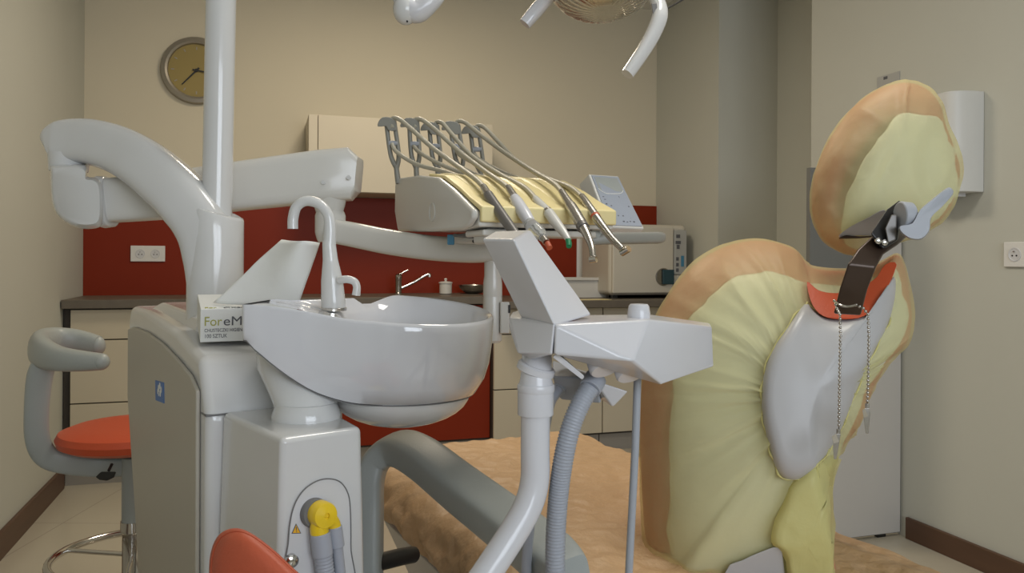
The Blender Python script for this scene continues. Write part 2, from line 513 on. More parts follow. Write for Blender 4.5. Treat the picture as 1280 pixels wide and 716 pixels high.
# cupboard door standing out from the right wall
BD = 2.56
xl = on_b(1014, 250, BD).x; zt = on_b(1014, 209, BD).z
zn1 = on_b(1140, 355, BD).z; zn0 = on_b(1140, 402, BD).z
c = thing('cupboard_door', 'tall pale grey cupboard door with dark edges beside the brown skirting', 'door', RM @ V(((xl + RR) / 2, BD, 0)))
MB(RM).box(xl, RR - 0.008, BD + 0.006, BD + 0.028, 0.012, zt).build('core_board', M['door_edge'], c)
MB(RM).box(xl + 0.006, RR - 0.012, BD, BD + 0.0055, 0.016, zn0).build('lower_panel', M['door'], c, bevel=0.001)
MB(RM).box(xl + 0.20, RR - 0.012, BD, BD + 0.0055, zn1, zt - 0.05).build('upper_panel', M['door'], c, bevel=0.001)
for k in range(2):
    MB(RM).box(xl + 0.08 + 0.25 * k, xl + 0.12 + 0.25 * k, BD + 0.008, BD + 0.026, 0.0, 0.012).build('floor_glide', M['black'], c)

# ------------------------------------------------------------------ things on the worktop
# tap
def wb(px, py, b, z=None):
    p = on_b(px, py, b)
    if z is not None: p.z = z
    return RM @ p
zc = WT
o = wb(498, 367, 4.5, zc)
c = thing('sink_tap', 'chrome lever tap rising behind the spittoon bowl', 'tap', o)
MB().lathe([(0.026, 0), (0.026, 0.008), (0.019, 0.012), (0.019, 0.085), (0.021, 0.09), (0.021, 0.11), (0.012, 0.118)], o, n=20).build('body', M['chrome'], c)
MB().tube([o + V((0, 0, 0.035)) + er * 0.012, o + er * 0.08 + V((0, 0, 0.065)), o + er * 0.17 + V((0, 0, 0.115)), o + er * 0.18 + V((0, 0, 0.10))], [0.009, 0.009, 0.009, 0.011], 12).build('spout', M['chrome'], c)
MB().tube([o + V((0, 0, 0.112)), o + er * 0.03 + V((0, 0, 0.128)), o + er * 0.055 + V((0, 0, 0.14))], [0.006, 0.005, 0.004], 10).build('lever', M['chrome'], c)
# jar
o = wb(557, 366, 4.5, zc)
c = thing('jar', 'small white lidded jar on the worktop before the red panel', 'jar', o)
MB().lathe([(0.030, 0), (0.036, 0.004), (0.037, 0.062), (0.035, 0.062)], o, n=28).build('pot', M['white_warm'], c)
MB().lathe([(0.041, 0.063), (0.041, 0.068), (0.03, 0.073), (0.008, 0.075), (0.006, 0.080), (0.010, 0.086), (0.007, 0.092)], o, n=28).build('lid', M['white_warm'], c)
# shallow dish
o = wb(592, 366, 4.52, zc)
c = tag(MB().lathe([(0.03, 0), (0.05, 0.004), (0.085, 0.035), (0.092, 0.052), (0.088, 0.052), (0.07, 0.02), (0.03, 0.007)], o, n=32).build('steel_bowl', M['steel']), 'shallow steel bowl on the worktop beside the white jar', 'bowl')
# white open bin
zr = 0.88
pa = on_b(700, 360, 4.35); pb = on_b(761, 360, 4.35)
x0, x1 = pa.x, pb.x
c = thing('storage_tray', 'white open plastic tray on the worktop left of the steriliser', 'tray', RM @ V(((x0 + x1) / 2, 4.45, zr)))
w = MB(RM)
hh = 0.115
w.box(x0, x1, 4.35, 4.356, zr, zr + hh); w.box(x0, x1, 4.594, 4.60, zr, zr + hh)
w.box(x0, x0 + 0.006, 4.356, 4.594, zr, zr + hh); w.box(x1 - 0.006, x1, 4.356, 4.594, zr, zr + hh); w.box(x0 + 0.006, x1 - 0.006, 4.356, 4.594, zr, zr + 0.006)
w.build('walls', M['white_warm'], c)
w = MB(RM)
w.box(x0 - 0.01, x1 + 0.01, 4.338, 4.3495, zr + hh - 0.014, zr + hh + 0.004)
w.build('rim_lip', M['white_warm'], c, bevel=0.003)
# dotted chart on the back panel
pa = on_b(722, 300, BB - 0.03); pb = on_b(764, 345, BB - 0.03)
c = thing('dotted_chart', 'white chart with rows of small marks on the red panel', 'chart', RM @ V(((pa.x + pb.x) / 2, BB - 0.02, pb.z - 0.1)))
MB(RM).box(pa.x, pb.x, BB - 0.02, BB - 0.0135, pb.z - 0.12, pa.z + 0.1).build('sheet', M['carton'], c)
for i in range(4):
    for j in range(11):
        x = pa.x + (pb.x - pa.x) * (0.15 + 0.23 * i); z = pa.z + 0.085 - 0.032 * j
        MB(RM).box(x, x + 0.018, BB - 0.0212, BB - 0.0202, z - 0.006, z).build('printed_mark', M['recess'], c)
# paper sheet on the worktop
o = RM @ V((on_b(735, 372, 4.1).x, 4.08, zr))
tag(MB(frame(o.x, o.y, zr + 0.0005, 22)).box(-0.10, 0.12, -0.04, 0.06, 0, 0.0012).build('paper_sheet', M['mat_yellow']), 'pale yellow paper sheet lying at the front of the lower worktop', 'paper')
# steriliser
xa, xb = on_b(764, 330, 4.16).x, on_b(861, 330, 4.16).x
xb = min(xb, RR - 0.02)
zt = on_b(800, 280, 4.16).z
c = thing('steriliser', 'beige bench steriliser at the right end of the worktop', 'steriliser', RM @ V(((xa + xb) / 2, 4.4, zr)))
xs = on_b(843, 330, 4.16).x
MB(RM).box(xa, xb, 4.18, 4.62, zr + 0.018, zt).build('housing', M['beige_box'], c, bevel=0.03, seg=5)
MB(RM).box(xa + 0.01, xs - 0.004, 4.16, 4.1795, zr + 0.03, zt - 0.012).build('door', M['beige_box'], c, bevel=0.008)
pn = MB(RM).box(xs, xb - 0.012, 4.163, 4.1795, zr + 0.14, zt - 0.03).build('control_strip', M['steri_panel'], c, bevel=0.004)
MB(RM).box(xs, xb - 0.012, 4.163, 4.1795, zr + 0.03, zr + 0.135).build('lower_cover', M['beige_box'], c, bevel=0.004)
w_ = (xb - 0.012 - xs)
for (fx, fz, sx, sz) in [(0.3, 0.86, 0.3, 0.05), (0.3, 0.72, 0.4, 0.045), (0.3, 0.62, 0.22, 0.06), (0.25, 0.35, 0.2, 0.05), (0.25, 0.22, 0.2, 0.05), (0.65, 0.3, 0.22, 0.16), (0.25, 0.1, 0.2, 0.05)]:
    zz = zr + 0.14 + (zt - 0.17 - zr) * fz
    MB(RM).box(xs + w_ * fx - w_ * sx / 2, xs + w_ * fx + w_ * sx / 2, 4.1605, 4.1628, zz - sz * 0.2, zz + sz * 0.2).build('button', M['ink'] if fx < 0.5 else M['skyblue'], c)
hp = on_b(831, 346, 4.16)
MB().lathe([(0.052, 0.0002), (0.052, 0.004), (0.046, 0.005), (0.043, 0.001)], RM @ V((hp.x - 0.01, 4.16, hp.z)), nb, 32).build('handle_recess', M['steel'], c)
MB(RM).box(hp.x - 0.018, xs - 0.006, 4.148, 4.1555, hp.z - 0.043, hp.z + 0.043).build('label_plate', M['teal'], c, bevel=0.004)
ft = MB(RM)
for x in (xa + 0.03, xb - 0.06):
    for y in (4.2, 4.56):
        ft.box(x, x + 0.03, y, y + 0.03, zr, zr + 0.018)
ft.build('rubber_feet', M['black'], c)

# ================================================================== SPITTOON UNIT
UM = frame(-0.4495, 1.15, 0, 33.7)
UE1 = UM.to_3x3() @ V((1, 0, 0)); UE2 = UM.to_3x3() @ V((0, 1, 0))
U = thing('spittoon_unit', 'white dental spittoon unit with ceramic bowl and arched swing arm', 'dental unit', UM @ V((0.1, 0.3, 0)))
pr = [(-0.02, 0.0), (-0.02, 0.874), (0.028, 0.952), (0.20, 0.978), (0.50, 0.995), (0.70, 0.995), (0.725, 0.96), (0.715, 0.80), (0.60, 0.58), (0.50, 0.38), (0.46, 0.0)]
MB(UM).prism([(0, v, z) for v, z in pr], (0.21, 0, 0)).build('body', M['white'], U, bevel=0.014, seg=4)
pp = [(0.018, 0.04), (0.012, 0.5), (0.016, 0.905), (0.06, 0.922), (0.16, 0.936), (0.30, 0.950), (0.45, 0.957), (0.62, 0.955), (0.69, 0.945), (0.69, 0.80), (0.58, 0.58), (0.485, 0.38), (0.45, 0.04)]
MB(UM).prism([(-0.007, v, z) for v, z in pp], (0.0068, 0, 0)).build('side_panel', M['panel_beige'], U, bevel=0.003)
sm = MB(UM)
sm.box(-0.0007, 0.12, -0.0207, 0.012, 0.872, 0.8745)
sm.build('seam', M['seam'], U)
# raised deck edge
MB(UM).hull([UMp for UMp in [V((0.02, 0.17, 0.955)), V((0.19, 0.17, 0.955)), V((0.02, 0.60, 0.99)), V((0.19, 0.60, 0.99)), V((0.04, 0.21, 1.0)), V((0.17, 0.21, 1.0)), V((0.04, 0.57, 1.008)), V((0.17, 0.57, 1.008))]]).build('deck_cover', M['white'], U, bevel=0.006)
# blue sticker
p0 = UM @ V((-0.0071, 0, 0))
def onpanel(px, py): return hit(px, py, p0, UE1)
q = [onpanel(194.5, 475), onpanel(205, 478), onpanel(205.5, 504), onpanel(195, 500)]
st = MB().prism(q, -UE1 * 0.0008).build('sticker', M['blue'], U)
sw = MB()
def ds(px, py, r):
    o = onpanel(px, py) - UE1 * 0.0009
    sw.lathe([(r, 0), (r, 0.0003)], o, -UE1, 12)
for (px, py, r) in [(200.5, 482, 0.006), (199, 485.5, 0.007), (202, 487, 0.006), (198, 489, 0.005), (201, 491.5, 0.006), (199, 493, 0.003)]:
    ds(px, py, r)
sw.build('sticker_symbol', M['carton'], st)

# suction cabinet in front
ZT = 0.877
top = [(0.042, -0.232), (0.153, -0.222), (0.165, -0.022), (0.022, -0.022)]
bot = [(0.020, -0.262), (0.160, -0.252), (0.172, -0.022), (0.004, -0.022)]
rings = []
for k in range(7):
    t = k / 6; s = t ** 1.5
    rings.append([V((b_[0] * (1 - s) + a_[0] * s, b_[1] * (1 - s) + a_[1] * s, ZT * t)) for a_, b_ in zip(top, bot)])
MB(UM).loft(rings).build('suction_cabinet', M['white'], U, bevel=0.008, seg=4)

# recess with arch on the front face
def fp(t_u, z, off=0.0):
    """point on the front face of the suction cabinet"""
    s = (z / ZT) ** 1.5
    a = V((bot[0][0] * (1 - s) + top[0][0] * s, bot[0][1] * (1 - s) + top[0][1] * s, z))
    b = V((bot[1][0] * (1 - s) + top[1][0] * s, bot[1][1] * (1 - s) + top[1][1] * s, z))
    return UM @ (a * (1 - t_u) + b * t_u + V((0, -off, 0)))
fz0 = UM @ V((0.03, -0.245, 0.8))
def onfront(px, py):
    """(t_u, z) of the pixel on the front face"""
    p = hit(px, py, UM @ V((0.03, -0.240, 0)), UE2)
    l = UM.inverted() @ p
    s = (l.z / ZT) ** 1.5
    a = bot[0][0] * (1 - s) + top[0][0] * s; b = bot[1][0] * (1 - s) + top[1][0] * s
    return (l.x - a) / (b - a), l.z
def fpx(px, py, off=0.0):
    return fp(*onfront(px, py), off)
arch = smooth_outline([(358, 740), (360, 680), (366, 640), (378, 617), (395, 604), (412, 600), (428, 604), (438, 618), (441, 640), (441, 690), (441, 740)], 3)
arch = arch[:-3]
MB().loft([[fpx(p.x, p.y, 0.0006) for p in arch], [fpx(p.x, p.y, 0.0026) for p in arch]]).build('connector_panel', M['recess'], U, bevel=0.0008, seg=1)
MB().tube([fpx(p.x, p.y, 0.003) for p in arch], 0.0008, 8, steps=2).build('panel_edge', M['seam'], U)
# warning triangle
tri = [(364.5, 667), (377, 667), (370.5, 654.5)]
wt = MB().loft([[fpx(x, y, 0.0027) for x, y in tri], [fpx(x, y, 0.0032) for x, y in tri]]).build('warning_sticker', M['ink'], U)
tri2 = [(366, 666), (375.5, 666), (370.5, 656.5)]
MB().loft([[fpx(x, y, 0.0033) for x, y in tri2], [fpx(x, y, 0.0036) for x, y in tri2]]).build('sticker_face', M['warn'], wt)
ex = MB()
for q in ([(370, 658.5), (371.2, 658.5), (371, 663), (370.2, 663)], [(370.1, 663.8), (371.1, 663.8), (371.1, 665), (370.1, 665)]):
    ex.loft([[fpx(x, y, 0.0037) for x, y in q], [fpx(x, y, 0.004) for x, y in q]])
ex.build('exclamation_mark', M['ink'], wt)
# chrome button low on the panel
MB().lathe([(0.008, 0.002), (0.008, 0.01), (0.005, 0.012)], fpx(363, 699), -UE2, 20).build('chrome_port', M['chrome'], U)

# pedestal and bowl bracket
oc = P(383, 523, 1.11)
MB().lathe([(0.0475, 0), (0.0475, 0.006), (0.042, 0.020), (0.0405, 0.022)], V((oc.x, oc.y, ZT - 0.001)), n=40).build('pedestal_ring', M['white'], U)
rings = []
for (px, py, r, d_) in [(383, 517, 37, 1.11), (382, 500, 40, 1.12), (381, 478, 48, 1.14), (382, 458, 58, 1.17), (385, 440, 62, 1.19)]:
    o = P(px, py, d_); rr = r * d_ / F
    rings.append([o + V((rr * math.cos(2 * math.pi * j / 36), rr * math.sin(2 * math.pi * j / 36), 0)) for j in range(36)])
MB().loft(rings).build('pedestal', M['white'], U)

BCX, BCY = P(505, 385, 1.2).x, 1.2
RA, RBW = 112 * 1.2 / F, 0.137
def rimz(ph):
    z = 1.0255 - 0.0104 * math.cos(ph) + 0.0116 * math.sin(ph)
    deg = math.degrees(ph) % 360
    if 105 < deg < 200:
        z -= 0.010 * min(1, (deg - 105) / 14, (200 - deg) / 30)
    return z
NB = 72
def ring(sx, zf, ox=0.0, oy=0.0, s2=None):
    out = []
    for j in range(NB):
        ph = 2 * math.pi * j / NB
        out.append(V((BCX + ox + RA * sx * math.cos(ph), BCY + oy + RBW * (s2 or sx) * math.sin(ph), zf(ph))))
    return out
seamz = 0.897
def seamf(ph): return seamz + 0.004 * max(0, -math.cos(ph)) ** 1.5
def wallz(t, extra=0.0): return lambda ph: rimz(ph) * (1 - t) + seamf(ph) * t + extra
def lerp_tab(tab, x):
    if x <= tab[0][0]: return tab[0][1]
    for (x0, y0), (x1, y1) in zip(tab, tab[1:]):
        if x <= x1: return y0 + (y1 - y0) * (x - x0) / (x1 - x0)
    return tab[-1][1]
OUT = []   # plan outline: x, y, rim height, seam height, weight of the round bowl (1) or the bracket (0)
NA = 60
for k in range(NA + 1):
    ph = rad(-100 + 210 * k / NA)
    OUT.append((BCX + RA * math.cos(ph), BCY + RBW * math.sin(ph), rimz(ph), seamz, 1.0))
xe0, ye0, ze0 = OUT[-1][:3]
xs0, ys0, zs0 = OUT[0][:3]
xL = P(301, 400, 1.06).x
zL = P(301, 381, 1.06).z
yse = [(300, 425), (340, 452), (385, 479), (430, 497), (470, 505), (505, 507.5)]
def zseam_at(x):
    px = CX + x * F / 1.065
    return H - (lerp_tab(yse, px) - YH) * 1.065 / F
for k in range(1, 12):
    t = k / 12
    x = xe0 * (1 - t) + (xL + 0.012) * t
    OUT.append((x, ye0 * (1 - t) + 1.20 * t, ze0 * (1 - t) + (zL - 0.002) * t if t > 0.3 else ze0 - 0.010 * min(1, t * 6), zseam_at(x), max(0.0, 1 - t * 2)))
for k in range(0, 7):
    a = math.pi / 2 * k / 6
    OUT.append((xL + 0.012 - 0.012 * math.sin(a), 1.188 + 0.012 * math.cos(a), zL, zseam_at(xL), 0.0))
for k in range(1, 6):
    OUT.append((xL, 1.188 - (1.188 - 1.066) * k / 6, zL, zseam_at(xL), 0.0))
for k in range(0, 7):
    a = math.pi / 2 * k / 6
    OUT.append((xL + 0.006 - 0.006 * math.cos(a), 1.066 - 0.006 * math.sin(a), zL, zseam_at(xL), 0.0))
for k in range(1, 16):
    t = k / 16
    x = (xL + 0.006) * (1 - t) + xs0 * t
    w_ = t * t * (3 - 2 * t)
    y = 1.060 + (ys0 - 1.060) * w_ + 0.010 * math.sin(math.pi * t) ** 2
    OUT.append((x, y, zL * (1 - w_) + zs0 * w_, zseam_at(x) * (1 - w_) + seamz * w_, w_))
def shell_ring(sx, t, dz=0.0):
    out = []
    for (x, y, zr_, zs_, w_) in OUT:
        px_c = max(x, BCX - RA * 0.9) if w_ < 1 else BCX
        cxx = BCX * w_ + (x + (0.02 if x < xL + 0.02 else 0)) * (1 - w_)
        kx = 1 - (1 - sx) * w_
        ky = 1 - (1 - sx) * (0.30 + 0.70 * w_)
        cyy = 1.125 * (1 - w_) + BCY * w_
        out.append(V((cxx + (x - cxx) * kx, cyy + (y - cyy) * ky, zr_ * (1 - t) + zs_ * t + dz)))
    return out
rg = [shell_ring(0.73, 1.0), shell_ring(0.80, 0.985), shell_ring(0.90, 0.80), shell_ring(0.955, 0.6), shell_ring(0.985, 0.35), shell_ring(0.998, 0.12),
      shell_ring(1.0, 0.04), shell_ring(0.992, 0.01), shell_ring(0.975, 0, 0.0005), shell_ring(0.95, 0, -0.001)]
def cav(s, dz, ox):
    out = []
    for (x, y, zr_, zs_, w_) in OUT:
        ph = math.atan2((y - BCY) / RBW, (x - BCX) / RA)
        sy = s * 1.12 if s > 0.4 else s
        out.append(V((BCX + ox + RA * s * math.cos(ph), BCY + RBW * sy * math.sin(ph), rimz(ph) - dz - 0.006 * max(0, -math.cos(ph)))))
    return out
rg += [cav(0.83, 0.006, 0.012), cav(0.80, 0.012, 0.014), cav(0.74, 0.03, 0.017), cav(0.66, 0.06, 0.017), cav(0.5, 0.082, 0.017), cav(0.28, 0.093, 0.012), cav(0.08, 0.097, 0.01)]
bowl = MB().loft(rg, True, True).build('spittoon_bowl', M['ceramic'], U, ang=50)
lower = []
for k in range(9):
    a = math.pi / 2 * k / 8
    lower.append(ring(0.755 * math.cos(a) + 0.01, (lambda ss: (lambda ph: 0.8485 + (seamf(ph) - 0.849) * (1 - ss)))(math.sin(a)), -0.004))
MB().loft([ring(0.76, lambda ph: seamf(ph) + 0.03, -0.004), ring(0.76, lambda ph: seamf(ph) + 0.004, -0.004)] + lower).build('bowl_underside', M['white'], U, ang=60)
sg = shell_ring(0.775, 1.0, -0.0014)
MB().loft([sg, [p + V((0, 0, 0.0014)) for p in sg]]).build('bowl_seam', M['seam'], U)
MB().lathe([(0.014, 0), (0.014, 0.003), (0.010, 0.0035)], V((BCX + 0.01, BCY, 0.926)), n=24).build('drain', M['chrome'], U)
# faucet (cup filler)
DF = 1.21
MB().tube([P(417, 388, DF), P(416.5, 375, DF), P(415, 350, DF), P(413, 325, DF), P(411, 300, DF)], [0.0185, 0.0185, 0.0165, 0.0115, 0.0095], 20).build('filler_base', M['white'], U)
MB().tube([P(412, 305, DF), P(412.5, 285, DF), P(410, 268, DF), P(399, 255, DF), P(383, 251, DF), P(371, 258, DF), P(366.5, 272, DF), P(366, 286, DF)], [0.0098, 0.009, 0.0083, 0.008, 0.008, 0.008, 0.008, 0.008], 16).build('filler_spout', M['white'], U)
MB().tube([P(424, 350, DF - 0.015), P(434, 349, DF - 0.02), P(443, 352, DF - 0.02), P(446, 359, DF - 0.02), P(445, 369, DF - 0.02)], [0.006, 0.0058, 0.0058, 0.0058, 0.0065], 14).build('rinse_nozzle', M['white'], U)
MB().lathe([(0.02, 0), (0.02, 0.004), (0.0185, 0.005)], P(417, 388, DF), n=24).build('filler_collar', M['chrome'], U)

# column with arched swing arm
cx, cy = P(269, 380, 1.43).x, 1.43
rings = []
for z in (0.96, 1.0, 1.08, 1.12):
    rings.append([V((cx + 0.049 * math.cos(2 * math.pi * j / 40), cy + 0.049 * math.sin(2 * math.pi * j / 40), z)) for j in range(40)])
def slant(j, r, extra):
    a = 2 * math.pi * j / 40
    x, y = r * math.cos(a), r * math.sin(a)
    return V((cx + x, cy + y, 1.182 - 0.32 * x + 0.05 * y + extra))
rings.append([slant(j, 0.049, 0) for j in range(40)])
rings.append([slant(j, 0.0475, 0.004) for j in range(40)])
rings.append([slant(j, 0.042, 0.006) for j in range(40)])
rings.append([slant(j, 0.030, 0.002) for j in range(40)])
MB().loft(rings).build('column', M['white'], U)
pth = [P(268, 372, 1.43), P(266, 322, 1.432), P(257, 283, 1.436), P(232, 250, 1.44), P(205, 225, 1.45), P(180, 205, 1.46), P(151, 189, 1.475), P(120, 179, 1.49), P(95, 176.5, 1.503), P(76, 178, 1.51), P(65, 181, 1.512), P(60.5, 184, 1.513)]
MB().tube(pth, [(0.038, 0.040), (0.0465, 0.0465), (0.0545, 0.049), (0.053, 0.049), (0.047, 0.048), (0.041, 0.047), (0.034, 0.045), (0.029, 0.043), (0.0275, 0.042), (0.027, 0.040), (0.022, 0.033), (0.012, 0.02)], 32, ex=3.4, up=(0, 0, 1)).build('swing_arm', M['white'], U, ang=50)
# elbow
el = thing('delivery_arm', 'white horizontal delivery arm hanging from the swing arm elbow', 'arm', P(86, 205, 1.51))
MB().lathe([(0.036, 0.012), (0.034, -0.02), (0.033, -0.022)], P(86, 200, 1.51), n=32).build('elbow_collar', M['white'], el)
eo = smooth_outline([(63, 214), (66, 206), (106, 206), (109, 220), (120, 222), (128, 230), (130, 255), (128, 280), (115, 286), (95, 284), (75, 272), (65, 252)], 3)
MB().loft([[P(86 + (p.x - 92) * k + 6, 246 + (p.y - 246) * k, d) for p in eo] for k, d in ((0.86, 1.455), (0.97, 1.468), (1.0, 1.485), (1.0, 1.535), (0.97, 1.552), (0.86, 1.565))]).build('elbow', M['white'], el, ang=60)
ax = (P(440, 220, 1.60) - P(130, 252, 1.51)).normalized()
MB().tube([P(126, 253, 1.51), P(139, 252, 1.512)], [(0.050, 0.045), (0.048, 0.043)], 28, ex=3, smooth=False).build('elbow_ring', M['white'], el, bevel=0.004)
# upper beam: tapered rounded box
MB().tube([P(136, 251, 1.515), P(200, 246, 1.53), P(300, 233, 1.55), P(400, 221, 1.57), P(438, 218, 1.58), P(449, 219, 1.58)], [(0.042, 0.034), (0.044, 0.036), (0.047, 0.038), (0.051, 0.04), (0.052, 0.04), (0.034, 0.036)], 28, ex=6, smooth=False).build('upper_beam', M['white_warm'], el, bevel=0.004, ang=50)
for (px, py) in ((404, 228), (436, 222)):
    MB().lathe([(0.0045, 0), (0.004, 0.002)], P(px, py, 1.53), (0, -1, 0), 14).build('cover_screw', M['white'], el)
# drop joint and lower beam
MB().tube([P(412, 240, 1.57), P(412, 258, 1.57), P(413, 268, 1.57)], [0.036, 0.030, 0.024], 24).build('drop_joint', M['white_warm'], el)
MB().tube([P(413, 262, 1.57), P(413, 270, 1.57), P(413, 290, 1.57), P(414, 301, 1.57)], [0.024, 0.03, 0.03, 0.025], 24).build('joint_body', M['white_warm'], el)
MB().tube([P(412, 288, 1.56), P(440, 293, 1.55), P(490, 303, 1.52), P(540, 310, 1.48), P(590, 313, 1.45), P(622, 312, 1.44)], [(0.024, 0.026), (0.024, 0.026), (0.0245, 0.026), (0.0235, 0.026), (0.023, 0.026), (0.021, 0.025)], 24, ex=4).build('lower_beam', M['white_warm'], el, ang=50)
o = P(616, 325, 1.44)
pz = lambda y: P(616, y, 1.44).z - o.z
MB().lathe([(0.0165, pz(328)), (0.0155, pz(324)), (0.0155, pz(345)), (0.0175, pz(354)), (0.0175, pz(369)), (0.0172, pz(370)), (0.0172, pz(371)), (0.0175, pz(372)), (0.0175, pz(425)), (0.014, pz(428))][1:], o, n=28).build('end_spindle', M['white_warm'], el)
MB().hull([P(x, y, d) for x in (625, 637) for y in (377, 417) for d in (1.42, 1.46)]).build('spindle_block', M['white_warm'], el, bevel=0.003)
MB().hull([P(x, y, d) for x in (635.5, 638) for y in (381, 391) for d in (1.418, 1.43)]).build('block_slot', M['black'], el)

# ------------------------------------------------------------------ tissue box on the unit
TM = frame(*P(250, 428, 1.235), 24) @ Matrix.Rotation(rad(9), 4, 'X')
to = TM @ V((0.06, 0.05, 0))
c = thing('tissue_box', 'white tissue carton with a tissue pulled out on the spittoon unit', 'tissue box', to)
BW, BD_, BH = 0.125, 0.115, 0.0535
MB(TM).box(0, BW, 0, BD_, 0, BH).build('carton', M['carton'], c, bevel=0.0012)
MB(TM).box(0.035, 0.10, 0.04, 0.075, BH, BH + 0.0008).build('slot', M['seam'], c)
tx, tz = TM.to_3x3() @ V((1, 0, 0)), TM.to_3x3() @ V((0, 0, 1))
text('For', 0.021, TM @ V((0.005, -0.0003, 0.0265)), tx, tz, M['ink_green'], c, 'green_lettering', width=0.027)
text('eM', 0.021, TM @ V((0.0335, -0.0003, 0.0265)), tx, tz, M['ink'], c, 'dark_lettering', width=0.028)
text('CHUSTECZKI HIGIENICZNE', 0.0075, TM @ V((0.006, -0.0003, 0.0165)), tx, tz, M['ink'], c, 'small_lettering', width=0.074)
text('100 SZTUK', 0.0085, TM @ V((0.006, -0.0003, 0.007)), tx, tz, M['ink'], c, 'count_lettering', width=0.034)
ty = TM.to_3x3() @ V((0, 1, 0))
text('For', 0.012, TM @ V((0.006, 0.003, BH + 0.0003)), tx, ty, M['ink_green'], c, 'top_green_lettering', width=0.018)
text('eM HIGIENICZNE', 0.010, TM @ V((0.034, 0.003, BH + 0.0003)), tx, ty, M['ink'], c, 'top_lettering', width=0.06)
# tissue sheet
g = MB()
NU, NV = 22, 16
A_, B_, C_, D_ = (266, 378), (352, 300), (399, 303), (372, 386)
vs = []
for i in range(NU + 1):
    for j in range(NV + 1):
        s, t = i / NU, j / NV
        x = (A_[0] * (1 - s) + D_[0] * s) * (1 - t) + (B_[0] * (1 - s) + C_[0] * s) * t
        y = (A_[1] * (1 - s) + D_[1] * s) * (1 - t) + (B_[1] * (1 - s) + C_[1] * s) * t
        dd = 1.255 + 0.03 * (s - 0.5) ** 2 + 0.012 * math.sin(s * 5.0 + t * 2) * (0.4 + t) - 0.02 * t
        vs.append(P(x, y, dd))
fs = [(i * (NV + 1) + j, (i + 1) * (NV + 1) + j, (i + 1) * (NV + 1) + j + 1, i * (NV + 1) + j + 1) for i in range(NU) for j in range(NV)]
g.add(vs, fs).build('tissue', M['tissue'], c, wrinkle=0.002, wscale=14, solid=0.0012)

# ------------------------------------------------------------------ suction plug with two hoses
c = thing('suction_plug', 'yellow suction plug with two grey hoses on the spittoon unit front', 'plug', fpx(396, 655))
pc = fpx(397, 641)
ax = (-UE2 + UE1 * 0.1 + V((0, 0, 0.06))).normalized()
MB().lathe([(0.0185, 0.003), (0.0185, 0.010), (0.017, 0.012)], pc - UE1 * 0.004, ax, 32).build('gasket', M['seam'], c)
MB().lathe([(0.0165, 0.010), (0.0165, 0.026), (0.015, 0.030), (0.004, 0.032), (0.0035, 0.029)], pc, ax, 36).build('yellow_head', M['yellow'], c)
h0 = pc + ax * 0.02
def hz(px, py, off): return fpx(px, py, off)
MB().tube([h0, hz(395, 655, 0.018), hz(396, 665, 0.018)], [0.011, 0.0115, 0.0115], 18).build('yellow_outlet', M['yellow'], c)
MB().tube([h0, hz(413, 650, 0.014), hz(416, 659, 0.014)], [0.009, 0.009, 0.0085], 18).build('yellow_outlet', M['yellow'], c)
MB().tube([hz(396, 662, 0.018), hz(399, 690, 0.018)], 0.0128, 20, smooth=False).build('hose_cuff', M['hose'], c, bevel=0.001)
MB().tube([hz(416, 656, 0.014), hz(419, 681, 0.014)], 0.0095, 20, smooth=False).build('hose_cuff', M['hose'], c, bevel=0.001)
def corrugated(path, r, pitch, n=16, amp=0.07):
    pts = [V(p) for p in path]
    # resample the smooth path at half pitch steps
    q = []
    k = len(pts)
    for i in range(k - 1):
        p0, p1, p2, p3 = pts[max(i - 1, 0)], pts[i], pts[i + 1], pts[min(i + 2, k - 1)]
        for s in range(160):
            t = s / 160
            q.append(0.5 * ((2 * p1) + (p2 - p0) * t + (2 * p0 - 5 * p1 + 4 * p2 - p3) * t * t + (3 * p1 - p0 - 3 * p2 + p3) * t ** 3))
    q.append(pts[-1])
    out = [q[0]]; acc = 0
    for a, b in zip(q, q[1:]):
        acc += (b - a).length
        if acc >= pitch / 3:
            out.append(b); acc = 0
    rs = [r * (1 + amp * (1, 0.3, -1)[i % 3]) for i in range(len(out))]
    return MB().tube(out, rs, n, smooth=False)
corrugated([hz(399, 688, 0.018), hz(402, 716, 0.019), hz(404, 745, 0.03), hz(404, 800, 0.06), hz(402, 900, 0.07)], 0.0112, 0.0042).build('suction_hose', M['hose'], c, ang=180)
MB().tube([hz(419, 679, 0.014), hz(422, 716, 0.015), hz(424, 760, 0.025), hz(424, 900, 0.04)], 0.0072, 16).build('suction_hose', M['hose'], c)

# ================================================================== OPERATING LAMP
c = thing('operating_lamp', 'white operating lamp on a tall pole with a clear ribbed dome', 'lamp', V((cx, cy, 1.18)))
pr_ = 0.0262
tp = P(275, 5, 1.43)
px_, py_ = cx + 0.0, cy
MB().lathe([(pr_, 0), (pr_, 0.75)], V((cx + 0.002, cy, 1.165)), V((0.014, 0, 1)), 32).build('pole', M['white'], c)
kp = P(507, 12, 1.5)
topz = 1.165 + 0.74
MB().tube([V((cx + 0.012, cy, topz)), V((cx + 0.05, cy, topz + 0.04)), P(400, -120, 1.46), P(480, -60, 1.49), P(498, -15, 1.5), P(507, 10, 1.5)], [0.022, 0.022, 0.02, 0.019, 0.0185, 0.018], 20).build('spring_arm', M['white'], c)
MB().ball(kp, 0.0255, 20, (0.95, 1.0, 1.15)).build('knuckle', M['white'], c)
MB().tube([kp + V((0, 0, 0.005)), P(522, 14, 1.5), P(540, 0, 1.5), P(562, -20, 1.52), P(640, -50, 1.55), P(700, -60, 1.55)], [0.0235, 0.0225, 0.019, 0.017, 0.016, 0.016], 20).build('yoke_tube', M['white_holder'], c)
MB().lathe([(0.002, 0), (0.002, 0.002)], P(509, 27, 1.472), (0, -1, 0), 10).build('knuckle_screw', M['black'], c)
